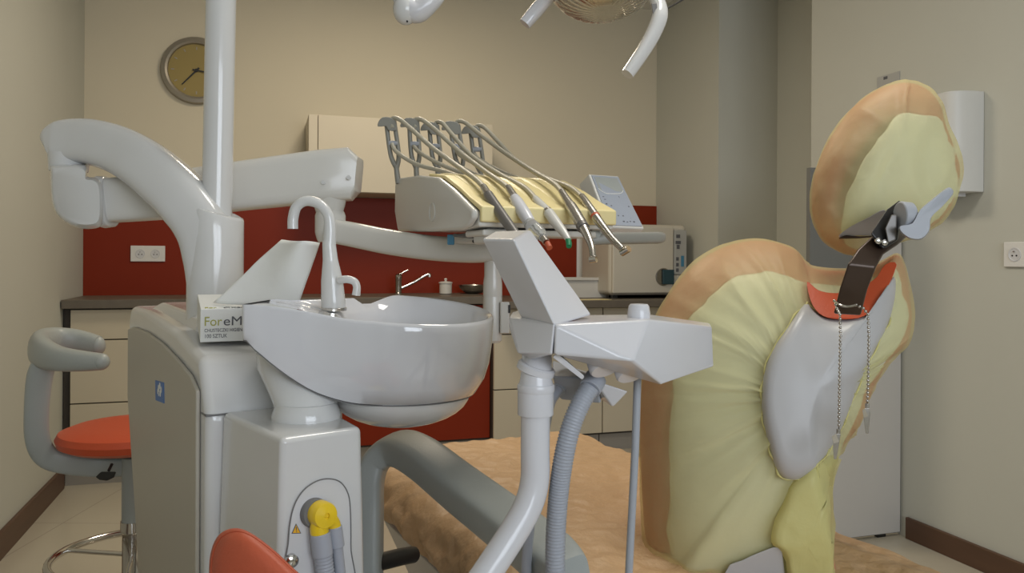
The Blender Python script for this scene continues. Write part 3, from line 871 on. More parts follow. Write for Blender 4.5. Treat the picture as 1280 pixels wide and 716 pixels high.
# dome head: facing down and away; ribbed clear dome
dc = P(752, -45, 1.55)
axd = V((0.05, -0.25, -1)).normalized()
RD = 0.115
prof = []
for k in range(15):
    a = math.pi / 2 * k / 14
    prof.append((RD * math.cos(a) ** 0.8 if k < 14 else 0.0005, 0.105 * math.sin(a)))
e1 = V((1, 0, 0)); e1 = (e1 - axd * e1.dot(axd)).normalized(); e2 = axd.cross(e1)
def dome(scale, ribs, amp):
    rings = []
    n = 144
    for r, hgt in prof:
        rings.append([dc + axd * (hgt * scale) + (e1 * math.cos(2 * math.pi * j / n) + e2 * math.sin(2 * math.pi * j / n)) * (r * scale * (1 + amp * math.cos(ribs * 2 * math.pi * j / n))) for j in range(n)])
    return rings
MB().loft(dome(1.0, 30, 0.022), False, True).build('glass_dome', M['glass'], c, ang=180, solid=0.002)
MB().loft(dome(0.7, 6, 0.0), True, True).build('reflector', M['reflector'], c, ang=180)
MB().lathe([(0.02, 0.0), (0.075, -0.01), (0.118, -0.01), (0.121, 0.004), (0.121, 0.012), (0.114, 0.012)][::-1], dc, axd, 48).build('housing', M['white'], c)
MB().tube([dc - axd * 0.005, dc - axd * 0.05, P(700, -60, 1.55) - axd * 0.02], [0.03, 0.022, 0.018], 20).build('head_joint', M['white'], c)
MB().tube([P(790, -30, 1.55), P(812, -14, 1.52), P(823, 5, 1.5), P(824, 22, 1.48), P(815, 45, 1.47), P(800, 70, 1.46), P(784, 93, 1.45)], [0.012, 0.0125, 0.0135, 0.0145, 0.0135, 0.0125, 0.0115], 18, ex=2.6).build('grip_handle', M['white'], c, ang=50)
MB().hull([P(x, y, d) for x, y in ((814, 4), (821, 4), (823, 17), (816, 17)) for d in (1.474, 1.49)]).build('handle_clip', M['gunmetal'], c, bevel=0.001)
MB().tube([P(715, -35, 1.55), P(695, -14, 1.56), P(682, 0, 1.57), P(668, 16, 1.58), P(656, 30, 1.58)], [0.012, 0.0125, 0.0135, 0.0135, 0.012], 18, ex=2.6).build('grip_handle', M['white_holder'], c, ang=50)
MB().tube([P(822, 22, 1.53), P(832, 12, 1.6), P(846, 4, 1.66), P(862, -8, 1.72), P(866, -30, 1.73), P(820, -60, 1.6), P(760, -62, 1.58)], 0.0022, 8).build('cable', M['black'], c)

# ================================================================== INSTRUMENT TABLE
KM = frame(-0.061, 1.2, 0, 23.0)
KE1 = KM.to_3x3() @ V((1, 0, 0)); KE2 = KM.to_3x3() @ V((0, 1, 0))
K = thing('instrument_table', 'white instrument table with yellow mat and five grey whip holders', 'instrument table', KM @ V((0.12, 0.22, 1.15)))
KW = 0.25
prof = [(0.0, 1.151), (0.0, 1.176), (0.05, 1.196), (0.10, 1.216), (0.18, 1.243), (0.30, 1.258), (0.45, 1.267), (0.468, 1.255), (0.47, 1.198), (0.445, 1.158), (0.30, 1.152), (0.08, 1.148)]
ps = []
for i, p in enumerate(prof): ps.append(p)
MB(KM).prism([(0.0, v, z) for v, z in [(0.0, 1.164)] + ps[1:-1] + [(0.05, 1.1475), (0.02, 1.153)]], (0.012, 0, 0)).build('end_cheek', M['white_warm'], K, bevel=0.006)
def inner(dz): return [(v + (0.004 if v < 0.01 else 0), z - dz if z > 1.17 else z) for v, z in ps]
MB(KM).prism([(0.0122, v, z) for v, z in inner(0.004)], (KW - 0.0122, 0, 0)).build('console_body', M['white_warm'], K, bevel=0.004)
# mat
mt = [(-0.006, 1.158), (-0.006, 1.182), (0.05, 1.201), (0.10, 1.221), (0.18, 1.2475), (0.27, 1.259), (0.27, 1.2525), (0.18, 1.240), (0.10, 1.213), (0.05, 1.193), (0.0038, 1.175), (0.0038, 1.158)]
MB(KM).prism([(0.0128, v, z) for v, z in mt], (KW - 0.0128, 0, 0)).build('yellow_mat', M['mat_yellow'], K, bevel=0.003)
for i in range(5):   # grooved rests on the mat
    u = 0.045 + 0.042 * i
    MB(KM).tube([(u, -0.002, 1.1805), (u, 0.05, 1.199), (u, 0.10, 1.2190), (u, 0.18, 1.2455), (u, 0.26, 1.257)], [(0.0034, 0.013)] * 5, 12, up=(0, 0, 1)).build('mat_ridge', M['mat_yellow'], K)
MB(KM).box(0.03, 0.09, 0.02, 0.08, 1.125, 1.150).build('clear_block', M['white_warm'], K, bevel=0.006)
MB(KM).box(0.02, KW - 0.03, 0.006, 0.09, 1.137, 1.1475).build('lower_rail', M['white_warm'], K, bevel=0.004)
MB(KM).box(0.05, 0.16, 0.10, 0.26, 1.128, 1.1475).build('swivel_mount', M['white_warm'], K, bevel=0.008)
MB().hull([P(x, y, d) for x in (559, 568) for y in (293, 306) for d in (1.36, 1.38)]).build('blue_clip', M['skyblue'], K, bevel=0.002)
MB().tube([P(568, 294, 1.36), P(592, 296, 1.30)], 0.003, 8, smooth=False).build('clip_rod', M['seam'], K)
MB().lathe([(0.003, 0), (0.003, 0.004)], P(592.5, 301.5, 1.30), (0, -1, 0), 10).build('set_screw', M['black'], K)
# cheek mark
MB().torus(hit(540, 265, KM @ V((-0.0005, 0, 0)), KE1), 0.016, 0.0012, KE1, 32, 8).build('round_mark', M['white_warm'], K)

# control panel
TLp, TRp, BRp, BLp = P(736, 217, 1.46), P(773, 219.5, 1.50), P(806, 286, 1.42), P(761, 284, 1.385)
nrm = (TRp - TLp).cross(BLp - TLp).normalized()
if nrm.y > 0: nrm = -nrm
bk = -nrm * 0.03
cp = MB().loft([[TLp, TRp, BRp, BLp], [TLp + bk + V((-0.004, 0, 0)), TRp + bk, BRp + bk, BLp + bk + V((-0.004, 0, 0))]]).build('control_panel', M['white_warm'], K, bevel=0.003)
def cpt(s, t, off=0.0):
    return (TLp * (1 - s) + TRp * s) * (1 - t) + (BLp * (1 - s) + BRp * s) * t + nrm * off
def quad(s0, s1, t0, t1, o0, o1):
    return MB().loft([[cpt(s0, t0, o0), cpt(s1, t0, o0), cpt(s1, t1, o0), cpt(s0, t1, o0)], [cpt(s0, t0, o1), cpt(s1, t0, o1), cpt(s1, t1, o1), cpt(s0, t1, o1)]])
quad(0.06, 0.95, 0.04, 0.96, 0.0002, 0.0012).build('keypad', M['keypad'], cp)
quad(0.12, 0.88, 0.07, 0.33, 0.0013, 0.0017).build('display_window', M['keywin'], cp)
wv = MB().tube([cpt(0.1, 0.30, 0.002), cpt(0.25, 0.38, 0.002), cpt(0.5, 0.385, 0.002), cpt(0.75, 0.37, 0.002), cpt(0.88, 0.31, 0.002)], 0.0009, 6)
wv.build('wave_line', M['carton'], cp)
quad(0.50, 0.66, 0.425, 0.50, 0.0013, 0.0019).build('dark_key', M['ink'], cp)
mk = MB()
for (s, t, a, b) in [(0.14, 0.44, 0.05, 0.012), (0.16, 0.49, 0.05, 0.012), (0.27, 0.47, 0.05, 0.012), (0.30, 0.52, 0.04, 0.012), (0.15, 0.57, 0.05, 0.02), (0.28, 0.60, 0.05, 0.02), (0.22, 0.69, 0.05, 0.025), (0.80, 0.60, 0.04, 0.02), (0.66, 0.66, 0.05, 0.02), (0.68, 0.69, 0.045, 0.012), (0.685, 0.715, 0.045, 0.012), (0.69, 0.74, 0.045, 0.012), (0.695, 0.765, 0.045, 0.012), (0.70, 0.79, 0.045, 0.012), (0.705, 0.815, 0.045, 0.012), (0.45, 0.88, 0.05, 0.02), (0.55, 0.89, 0.04, 0.014), (0.64, 0.88, 0.04, 0.014), (0.74, 0.88, 0.05, 0.02), (0.37, 0.78, 0.03, 0.02), (0.5, 0.78, 0.04, 0.02)]:
    mk.loft([[cpt(s, t, 0.0013), cpt(s + a, t, 0.0013), cpt(s + a, t + b, 0.0013), cpt(s, t + b, 0.0013)], [cpt(s, t, 0.0017), cpt(s + a, t, 0.0017), cpt(s + a, t + b, 0.0017), cpt(s, t + b, 0.0017)]])
mk.build('key_marks', M['ink'], cp)
MB().tube([P(738, 301, 1.33), P(760, 298, 1.34), P(790, 297.5, 1.36), P(822, 297, 1.38), P(829, 297, 1.385)], [(0.008, 0.010), (0.0105, 0.012), (0.0105, 0.012), (0.0105, 0.012), (0.006, 0.008)], 18, ex=3.5).build('grip_bar', M['whip'], K, ang=50)
MB().tube([P(735, 290, 1.32), P(748, 297, 1.335)], 0.010, 14, smooth=False).build('bar_mount', M['grey'], K)

# whips
whip_top = []
base_px = [(497, 222), (521, 222), (548, 222), (578, 224), (602, 226)]
top_px = [(487, 148), (516, 149), (541, 154), (567, 153), (592, 158)]
wd = [1.605, 1.62, 1.64, 1.665, 1.685]
for i in range(5):
    bx, by = base_px[i]; tx_, ty_ = top_px[i]; d = wd[i]
    L = lambda s, t: P(bx + (tx_ - bx) * t + s, by + (ty_ - by) * t, d)
    w = MB()
    w.tube([L(0, -0.10), L(0, 0.08), L(0.3, 0.20)], [(0.0075, 0.006), (0.0065, 0.0055), (0.0075, 0.005)], 12)
    w.tube([L(0.2, 0.16), L(-4, 0.32), L(-5.2, 0.5), L(-5.0, 0.8), L(-4.5, 0.98)], [0.0052, 0.0048, 0.0046, 0.0046, 0.005], 10)
    w.tube([L(0.4, 0.16), L(4.5, 0.32), L(5.6, 0.5), L(5.4, 0.8), L(5, 0.96)], [0.0052, 0.0048, 0.0046, 0.0046, 0.005], 10)
    wo = w.build('whip_holder', M['whip'], K)
    h = smooth_outline([(-17, 0.86), (-15, 0.95), (-9, 1.02), (0, 1.02), (7, 0.97), (7, 0.80), (-4, 0.80), (-6, 0.87)], 2)
    MB().loft([[P(bx + (tx_ - bx) * p.y + p.x * 0.95, by + (ty_ - by) * p.y, d + o_) for p in h] for o_ in (-0.012, 0.012)]).build('whip_hook', M['whip'], wo, bevel=0.0015)
    MB().tube([L(-5, 0.58), L(6, 0.58)], 0.0055, 12, smooth=False).build('whip_roller', M['grey_light'], wo)
    whip_top.append((L(2, 1.0), L(0, 0.58)))

# handpieces
def handpiece(label, hose, ret, segs):
    """segs: (part name, material, [(px,py,d,r)...])"""
    o = P(*segs[0][2][0][:3])
    c = thing('handpiece', label, 'handpiece', o, 'handpieces on the instrument table')
    MB().tube([P(*q) for q in hose], 0.0046, 10).build('hose', M['hose_beige'], c)
    if ret: MB().tube([P(*q) for q in ret], 0.0042, 10).build('return_hose', M['hose_beige'], c)
    for nme, mt_, pts in segs:
        MB().tube([P(*q[:3]) for q in pts], [q[3] for q in pts], 18, steps=4).build(nme, M[mt_], c)
    return c
handpiece('dark grey handpiece lying nearest the table cheek',
    [(491, 160, 1.595), (490, 149, 1.6), (499, 149, 1.585), (515, 162, 1.55), (540, 184, 1.49), (570, 206, 1.41), (595, 224, 1.31), (606, 236, 1.265)],
    [(490, 180, 1.60), (496, 190, 1.585), (520, 205, 1.54), (550, 213, 1.49), (575, 222, 1.44), (590, 236, 1.37), (596, 246, 1.34)],
    [('collar', 'steel', [(604, 233, 1.268, 0.0055), (608, 240, 1.255, 0.0065), (611, 245, 1.245, 0.0075)]),
     ('grip', 'gunmetal', [(610, 243, 1.246, 0.0080), (614, 250, 1.235, 0.0088), (628, 270, 1.20, 0.0085), (645, 294, 1.16, 0.0075)]),
     ('nozzle', 'steel', [(644, 292, 1.16, 0.006), (652, 305, 1.145, 0.003)])])
handpiece('white handpiece with a clear tip and orange ring behind the holder arm',
    [(520, 160, 1.61), (519, 150, 1.615), (528, 150, 1.60), (545, 163, 1.56), (575, 190, 1.49), (605, 213, 1.40), (628, 229, 1.31), (638, 238, 1.275)],
    [(517, 182, 1.62), (524, 190, 1.60), (548, 204, 1.56), (580, 217, 1.51), (605, 226, 1.46), (622, 238, 1.40), (632, 250, 1.37)],
    [('collar', 'steel', [(635, 234, 1.278, 0.0055), (640, 242, 1.262, 0.0065), (645, 250, 1.247, 0.0078)]),
     ('grip', 'white_holder', [(643, 247, 1.25, 0.0078), (647, 254, 1.238, 0.0100), (656, 268, 1.213, 0.0105), (664, 281, 1.19, 0.0085)]),
     ('clear_tip', 'clear', [(662, 279, 1.193, 0.0095), (668, 286, 1.18, 0.0115), (675, 292, 1.17, 0.0100), (679, 298, 1.16, 0.0055)]),
     ('tip_socket', 'steel', [(678, 296, 1.163, 0.0052), (683, 303, 1.15, 0.0052)]),
     ('orange_ring', 'orange', [(684, 304, 1.149, 0.0045), (687, 310, 1.142, 0.0045)])])
handpiece('cream white handpiece with a green tip in the middle of the table',
    [(546, 164, 1.635), (545, 154, 1.64), (553, 154, 1.62), (565, 168, 1.59), (590, 195, 1.52), (625, 218, 1.43), (655, 234, 1.34), (671, 250, 1.275)],
    [(543, 186, 1.64), (552, 194, 1.62), (580, 211, 1.57), (610, 224, 1.52), (640, 232, 1.46), (655, 244, 1.40), (660, 252, 1.38)],
    [('collar', 'white_warm', [(669, 248, 1.28, 0.0055), (675, 255, 1.265, 0.0070), (685, 265, 1.243, 0.0078)]),
     ('ring', 'steel', [(684, 264, 1.244, 0.0080), (686, 266, 1.24, 0.0080)]),
     ('grip', 'white_warm', [(686, 266, 1.24, 0.0085), (694, 277, 1.22, 0.0085), (704, 290, 1.195, 0.0065), (711, 300, 1.178, 0.0040)]),
     ('green_tip', 'green', [(710, 299, 1.18, 0.0042), (711, 304, 1.175, 0.0046), (711, 308, 1.17, 0.0040)])])
handpiece('steel contra angle handpiece with a bent neck, second from the control panel',
    [(572, 164, 1.66), (571, 153, 1.665), (581, 153, 1.65), (600, 168, 1.61), (630, 190, 1.54), (665, 213, 1.44), (692, 229, 1.34), (704, 242, 1.285)],
    [(570, 188, 1.665), (578, 196, 1.64), (610, 212, 1.59), (645, 224, 1.53), (675, 228, 1.47), (690, 238, 1.41), (696, 248, 1.39)],
    [('collar', 'steel', [(702, 239, 1.29, 0.0055), (708, 249, 1.27, 0.0065), (713, 257, 1.255, 0.0080)]),
     ('grip', 'steel', [(713, 257, 1.255, 0.0088), (719, 267, 1.235, 0.0095), (728, 282, 1.205, 0.0090)]),
     ('ring', 'gunmetal', [(727, 281, 1.207, 0.0094), (729.5, 285, 1.20, 0.0094)]),
     ('neck', 'steel', [(729.5, 285, 1.20, 0.0078), (735, 296, 1.18, 0.0062), (739.5, 308, 1.16, 0.0050), (741.5, 322, 1.145, 0.0046)]),
     ('head', 'chrome', [(737.5, 324.5, 1.145, 0.005), (745.5, 323.5, 1.14, 0.005)])])
handpiece('slim steel turbine handpiece lying nearest the control panel',
    [(597, 168, 1.68), (596, 158, 1.685), (605, 159, 1.67), (622, 176, 1.63), (645, 200, 1.57), (680, 221, 1.47), (712, 234, 1.37), (730, 248, 1.305)],
    [(593, 192, 1.685), (600, 200, 1.66), (630, 216, 1.60), (665, 228, 1.54), (695, 236, 1.48), (715, 246, 1.43), (722, 254, 1.41)],
    [('collar', 'steel', [(727, 245, 1.312, 0.0055), (734, 255, 1.29, 0.0065), (744, 270, 1.262, 0.0075)]),
     ('red_ring', 'orange', [(743.5, 269.5, 1.263, 0.0078), (745.5, 272.5, 1.258, 0.0078)]),
     ('grip', 'steel', [(745, 272, 1.258, 0.0075), (754, 284, 1.235, 0.0068), (766, 299, 1.205, 0.0056), (778, 311, 1.18, 0.0048)]),
     ('head', 'chrome', [(777, 316, 1.18, 0.0055), (786, 310.5, 1.17, 0.0055)])])

# ================================================================== ASSISTANT HOLDER
A = thing('suction_holder', 'white faceted suction tube holder on a bent post in the foreground', 'holder', P(560, 1620, 0.83).xy.to_3d())
MB().hull([P(602, 298, .86), P(642, 299, .82), P(663, 287, .88), P(618, 289, .92), P(652, 398, .86), P(694, 408, .80), P(740, 394, .86), P(690, 385, .93)]).build('upper_arm', M['white_holder'], A, bevel=0.003)
MB().hull([P(650, 322, .8555), P(656, 322, .848), P(699, 402, .8205), P(704, 393, .832), P(688, 365, .84)]).build('arm_rib', M['white_holder'], A, bevel=0.001)
MB().hull([P(636, 397, .87), P(640, 390, .90), P(652, 386, .90), P(655, 402, .85), P(694, 404, .80), P(690, 443, .80), P(665, 449, .84), P(647, 441, .83), P(645, 425, .85), P(636, 408, .88), P(700, 400, .92), P(700, 440, .92), P(650, 440, .92)]).build('hub', M['white_holder'], A, bevel=0.003)
MB().hull([P(693, 405, .80), P(811, 399, .84), P(790, 451, .80), P(692, 442, .80), P(890, 408, .93), P(892, 458, .93), P(850, 462, .90), P(827, 481, .85), P(706, 394, .90), P(812, 393, .92), P(852, 401, .93), P(888, 404, 1.0), P(890, 454, 1.0), P(700, 445, .92), P(820, 470, .95)]).build('cradle', M['white_holder'], A, bevel=0.003)
MB().hull([P(x, y, d) for x, y, d in ((846, 403, .925), (852, 401, .93), (890, 410, .9355), (891, 433, .9315), (851, 434, .896), (820, 436, .846), (818, 434, .846))]).build('cradle_cap', M['white_holder'], A, bevel=0.001)
MB().lathe([(0.0125, -0.004), (0.0125, 0.006), (0.0112, 0.014), (0.0095, 0.016), (0.003, 0.0165)], P(798.5, 398, .87), n=28).build('top_knob', M['white_holder'], A)
dn = V((0.25, -0.55, -0.8)).normalized()
for (px, py, d) in ((757, 464, .835), (790, 471, .845)):
    MB().lathe([(0.0165, -0.014), (0.0165, -0.003), (0.0150, -0.001), (0.003, -0.001)], P(px, py, d), dn, 28).build('suction_port', M['white_holder'], A)
MB().hull([P(690, 446, .81), P(696, 441, .81), P(731, 470, .83), P(728, 475, .83), P(700, 442, .87), P(731, 470, .88)]).build('lower_fin', M['white_holder'], A, bevel=0.002)
MB().hull([P(690, 470, .90), P(745, 474, .88), P(752, 505, .89), P(700, 500, .93), P(690, 450, .95), P(750, 470, .95)]).build('manifold', M['grey_light'], A, bevel=0.003)
MB().hull([P(742, 475, .865), P(785, 489, .875), P(766, 509, .885), P(752, 500, .90), P(742, 478, .92), P(783, 490, .92)]).build('manifold_cover', M['white_holder'], A, bevel=0.002)
# post
dpt = 0.85
MB().tube([P(671, 440, .868), P(671, 452, .86), P(670.5, 464, .852), P(670, 472, dpt), P(670, 481, dpt)], [0.0165, 0.0165, 0.0165, 0.0168, 0.019], 28).build('post_neck', M['white_holder'], A)
MB().lathe([(0.0195, -0.004), (0.021, -0.003), (0.021, 0.003), (0.019, 0.005)], P(670, 461, .853), (0.28, -0.12, 0.95), n=32).build('neck_flange', M['white_holder'], A)
MB().lathe([(0.0195, 0), (0.0203, 0.002), (0.0203, 0.007), (0.0195, 0.009)], P(670, 490, dpt), n=36).build('post_ring', M['white_holder'], A)
MB().lathe([(0.0192, 0), (0.0195, 0.0015), (0.0195, 0.0245)], P(669.5, 518, dpt), n=36).build('post_sleeve', M['white_holder'], A)
MB().tube([P(669.5, 505, dpt), P(669, 560, dpt), P(668.5, 600, dpt), P(660, 632, dpt - 0.005), P(640, 668, dpt - 0.015), P(610, 714, dpt - 0.03), P(585, 752, dpt - 0.04), P(565, 800, dpt - 0.045), P(556, 880, dpt - 0.045), P(552, 1000, dpt - 0.045), P(552, 1660, dpt - 0.045)], 0.0157, 28).build('post_tube', M['white_holder'], A)
fo = P(552, 1660, dpt - 0.045)
MB().lathe([(0.06, -fo.z), (0.06, -fo.z + 0.012), (0.03, -fo.z + 0.022), (0.017, -fo.z + 0.05)], fo, n=32).build('floor_flange', M['grey_light'], A)
# big corrugated hose
c = thing('corrugated_hose', 'thick grey corrugated hose hanging from the suction holder', 'hose', P(735, 490, .88))
corrugated([P(738, 484, .865), P(727, 502, .86), P(715, 530, .855), P(706, 565, .855), P(699, 610, .86), P(695, 660, .865), P(694, 716, .87), P(696, 780, .88), P(700, 900, .92), P(703, 1200, 1.0)], 0.0105, 0.0031, 18).build('hose', M['hose'], c, ang=180)
MB().tube([P(745, 472, .875), P(737, 486, .864)], 0.0125, 20, smooth=False).build('hose_cuff', M['hose'], c, bevel=0.001)
c = thing('thin_hose', 'thin smooth grey hose behind the white holder post', 'hose', P(700, 480, .9))
MB().tube([P(702, 480, .915), P(694, 492, .905), P(687, 505, .90), P(680, 540, .905), P(672, 590, .91), P(664, 640, .92), P(659, 690, .93), P(658, 730, .94), P(660, 900, .98)], 0.0062, 14).build('hose', M['hose'], c)
MB().tube([P(706, 474, .92), P(698, 487, .91)], 0.0085, 16, smooth=False).build('hose_cuff', M['grey_light'], c)
tag(MB().tube([P(797, 470, .90), P(796, 500, .90), P(794, 560, .90), P(790, 640, .905), P(786, 720, .91), P(783, 800, .93), P(780, 1300, 0.98)], 0.0045, 12).build('suction_tube', M['grey_light']), 'straight slim grey tube hanging below the holder cradle', 'tube')

# ================================================================== DENTAL CHAIR
HM = frame(0.0, 1.2, 0, 26.8)
D = thing('dental_chair', 'dental chair with grey armrest and padded backrest on the right', 'dental chair', HM @ V((0.3, 0.2, 0)))
SW, S0, S1, SZ, ST = 0.64, -0.45, 0.85, 0.62, 0.135
def slab(x0, x1, y0, y1, z0, z1, r, nx=64, ny=30, m=HM, e=4.0):
    """rounded cushion: superellipse sections along y with end tapering"""
    rings = []
    n = nx
    for k in range(ny + 1):
        y = y0 + (y1 - y0) * k / ny
        ed = min(y - y0, y1 - y) / r
        s = 1.0 if ed >= 1 else math.sqrt(max(0.0, 1 - (1 - ed) ** 2)) * 0.9 + 0.1
        cx_, cz_ = (x0 + x1) / 2, (z0 + z1) / 2
        hx, hz_ = (x1 - x0) / 2 - r * (1 - s), (z1 - z0) / 2 * (0.35 + 0.65 * s)
        fine = []
        for j in range(721):
            a = 2 * math.pi * j / 720
            cc, ss = math.cos(a), math.sin(a)
            fine.append(V((cx_ + hx * math.copysign(abs(cc) ** (1 / e), cc), y, cz_ + hz_ * math.copysign(abs(ss) ** (2 / e), ss))))
        acc = [0.0]
        for p, q in zip(fine, fine[1:]): acc.append(acc[-1] + (q - p).length)
        rg_ = []; i0 = 0
        for j in range(n):
            tgt = acc[-1] * j / n
            while acc[i0 + 1] < tgt: i0 += 1
            t_ = (tgt - acc[i0]) / max(1e-9, acc[i0 + 1] - acc[i0])
            rg_.append(fine[i0].lerp(fine[i0 + 1], t_))
        rings.append(rg_)
    return MB(m).loft(rings)
slab(0.02, SW - 0.02, S0, S1 - 0.02, SZ - ST + 0.01, SZ - 0.008, 0.06).build('seat_cushion', M['terracotta'], D, ang=60)
MB(HM).hull([V(p) for p in [(0.022, S0 + 0.05, SZ - ST + 0.012), (SW - 0.05, S0 + 0.05, SZ - ST + 0.012), (0.022, S1 - 0.12, SZ - ST + 0.012), (SW - 0.05, S1 - 0.12, SZ - ST + 0.012), (0.06, S0 + 0.1, SZ - ST - 0.14), (SW - 0.14, S0 + 0.1, SZ - ST - 0.14), (0.06, S1 - 0.2, SZ - ST - 0.10), (SW - 0.14, S1 - 0.3, SZ - ST - 0.08)]]).build('seat_shell', M['shell'], D, bevel=0.02)
MB(HM).hull([V((x, y, z)) for x, y, z in [(0.2, -0.15, 0.41), (0.46, -0.15, 0.41), (0.2, 0.3, 0.41), (0.46, 0.3, 0.41), (0.18, -0.05, 0.05), (0.48, -0.05, 0.05), (0.18, 0.3, 0.05), (0.48, 0.3, 0.05)]]).build('lift_column', M['shell'], D, bevel=0.02)
MB(HM).box(0.1, 0.55, -0.3, 0.5, 0.0, 0.05).build('base_plate', M['grey'], D, bevel=0.015)
# armrest
MB().tube([P(461, 800, 1.30), P(462, 700, 1.32), P(463, 640, 1.34), P(464, 600, 1.36), P(472, 575, 1.37), P(496, 560, 1.36), P(525, 571, 1.30), P(575, 610, 1.19), P(635, 656, 1.07), P(690, 700, .96), P(714, 719, .915)],
          [(0.021, 0.030), (0.021, 0.030), (0.021, 0.03), (0.021, 0.03), (0.023, 0.031), (0.026, 0.032), (0.028, 0.033), (0.029, 0.033), (0.029, 0.033), (0.028, 0.032), (0.02, 0.024)], 36, ex=4.2, up=(-1, 0, 0)).build('armrest', M['grey'], D, ang=60)
MB().tube([P(468, 704, 1.32), P(500, 696, 1.36), P(516, 693, 1.40)], 0.0145, 16, smooth=False).build('armrest_shaft', M['black'], D)

# sheet over the seat
g = slab(0.0, SW, S0 - 0.02, S1, SZ - ST + 0.02, SZ + 0.004, 0.06, nx=190, ny=150)
for p in g.v:   # crumples: long soft folds plus sharp small creases
    q = V((p.x, p.y, p.z * 1.6))
    a1 = 1 - abs(noise.noise(q * 7.0)) * 2
    a2 = 1 - abs(noise.noise(q * 19 + V((3, 1, 7)))) * 2
    a3 = 1 - abs(noise.noise(V((q.x * 6, q.y * 20, q.z * 6)))) * 2
    dz = 0.0055 * a1 + 0.0045 * a2 + 0.0025 * a3 - 0.003
    side = max(0.0, min(1.0, (SZ - 0.02 - p.z) / 0.03))
    p.z += dz * (1 - 0.6 * side)
    out = (HM.to_3x3() @ V((-1, 0, 0))) * side * (1 if (HM.inverted() @ p).x < SW / 2 else -1)
    p += out * dz * 2.4
tag(g.build('seat_sheet', M['paper'], ang=180), 'crinkled tan paper sheet spread over the dental chair seat', 'paper sheet')

def jag(outs, amp):
    return [V((p.x + amp * noise.noise(V((p.x * 0.03, p.y * 0.03, 0.3))) + amp * 0.4 * noise.noise(V((p.x * 0.11, p.y * 0.11, 4.3))), p.y + amp * noise.noise(V((p.x * 0.03, p.y * 0.03, 9.3))))) for p in outs]
# backrest -----------------------------------------------------------
BO = [(822, 800), (812, 745), (804, 680), (799, 610), (797, 540), (800, 470), (810, 415), (832, 370), (862, 332), (898, 308), (935, 298), (968, 300), (994, 310), (1008, 326), (1020, 333), (1060, 336), (1098, 328), (1122, 316), (1132, 330), (1139, 365), (1142, 398), (1135, 428), (1112, 452), (1092, 488), (1076, 530), (1050, 568), (1041, 610), (1042, 680), (1044, 750), (1040, 800)]
BOs = smooth_outline(BO, 12)
BCN = (1008, 500)
def outl_ratio(outs, cen, x, y):
    """how far (0 centre .. 1 rim) a pixel lies inside a star shaped outline"""
    a = math.atan2(y - cen[1], x - cen[0])
    best = None
    n = len(outs)
    for i in range(n):
        p, q = outs[i], outs[(i + 1) % n]
        dx, dy = math.cos(a), math.sin(a)
        ex_, ey_ = q[0] - p[0], q[1] - p[1]
        det = dx * (-ey_) + ex_ * dy
        if abs(det) < 1e-9: continue
        rx, ry = p[0] - cen[0], p[1] - cen[1]
        t = (rx * (-ey_) + ex_ * ry) / det
        s = (dx * ry - dy * rx) / det
        if t > 0 and -1e-6 <= s <= 1 + 1e-6:
            best = t if best is None else max(best, t)
    return min(1.0, math.hypot(x - cen[0], y - cen[1]) / (best or 1e9))
def bdepth(k, x, y):
    return 1.36 + 0.0002 * (y - 520) * -1 - 0.19 * math.sqrt(max(0.0, 1 - k ** 2.2)) - 0.00012 * (x - 955)
def inflate(outs, cen, depth, ks=(1.0, 0.995, 0.98, 0.95, 0.9, 0.84, 0.76, 0.66, 0.54, 0.42, 0.28, 0.14, 0.03), back=0.07, sag=0.0):
    rings = []
    for k in reversed(ks[1:]):   # far side
        rings.append([P(cen[0] + (p[0] - cen[0]) * k, cen[1] + (p[1] - cen[1]) * k, depth(1.0, p[0], p[1]) + back * math.sqrt(1 - k ** 2.2)) for p in outs])
    for k in ks:
        rings.append([P(cen[0] + (p[0] - cen[0]) * k, cen[1] + (p[1] - cen[1]) * k, depth(k, cen[0] + (p[0] - cen[0]) * k, cen[1] + (p[1] - cen[1]) * k)) for p in outs])
    return MB().loft(rings)
def shrink(outs, cen, k, dx=0, dy=0): return [V((cen[0] + (p[0] - cen[0]) * k + dx, cen[1] + (p[1] - cen[1]) * k + dy)) for p in outs]
inflate(shrink(BOs, BCN, 0.985), BCN, lambda k, x, y: bdepth(k, x, y) + 0.012 + 0.09 * (1 - k), back=0.055).build('backrest_cushion', M['terracotta'], D, ang=180)
# pale shell under the cover, set in from the cushion edge
IN = jag(smooth_outline([(850, 800), (842, 740), (838, 680), (834, 600), (836, 540), (842, 480), (852, 420), (878, 376), (912, 350), (950, 338), (985, 344), (1012, 352), (1060, 352), (1105, 342), (1122, 340), (1134, 395), (1128, 420), (1105, 450), (1085, 488), (1068, 530), (1044, 566), (1034, 610), (1034, 690), (1030, 800)], 4), 8)
def bd2(x, y): return bdepth(outl_ratio(BOs, BCN, x, y), x, y)
def sheet_on(outs, cen, off0, off1, rel=None, ks=(1.0, 0.96, 0.88, 0.78, 0.66, 0.52, 0.38, 0.22, 0.06), wall=0.03):
    f = rel or bd2
    rings = [[P(p[0], p[1], f(p[0], p[1]) + wall) for p in outs]]
    for i, k in enumerate(ks):
        t = i / (len(ks) - 1)
        off = off0 + (off1 - off0) * min(1, t * 4)
        rings.append([P(cen[0] + (p[0] - cen[0]) * k, cen[1] + (p[1] - cen[1]) * k, f(cen[0] + (p[0] - cen[0]) * k, cen[1] + (p[1] - cen[1]) * k) + off) for p in outs])
    return MB().loft(rings, False, True)
sheet_on(IN, BCN, 0.016, 0.011).build('backrest_rear_pad', M['rear_pad'], D, ang=180)
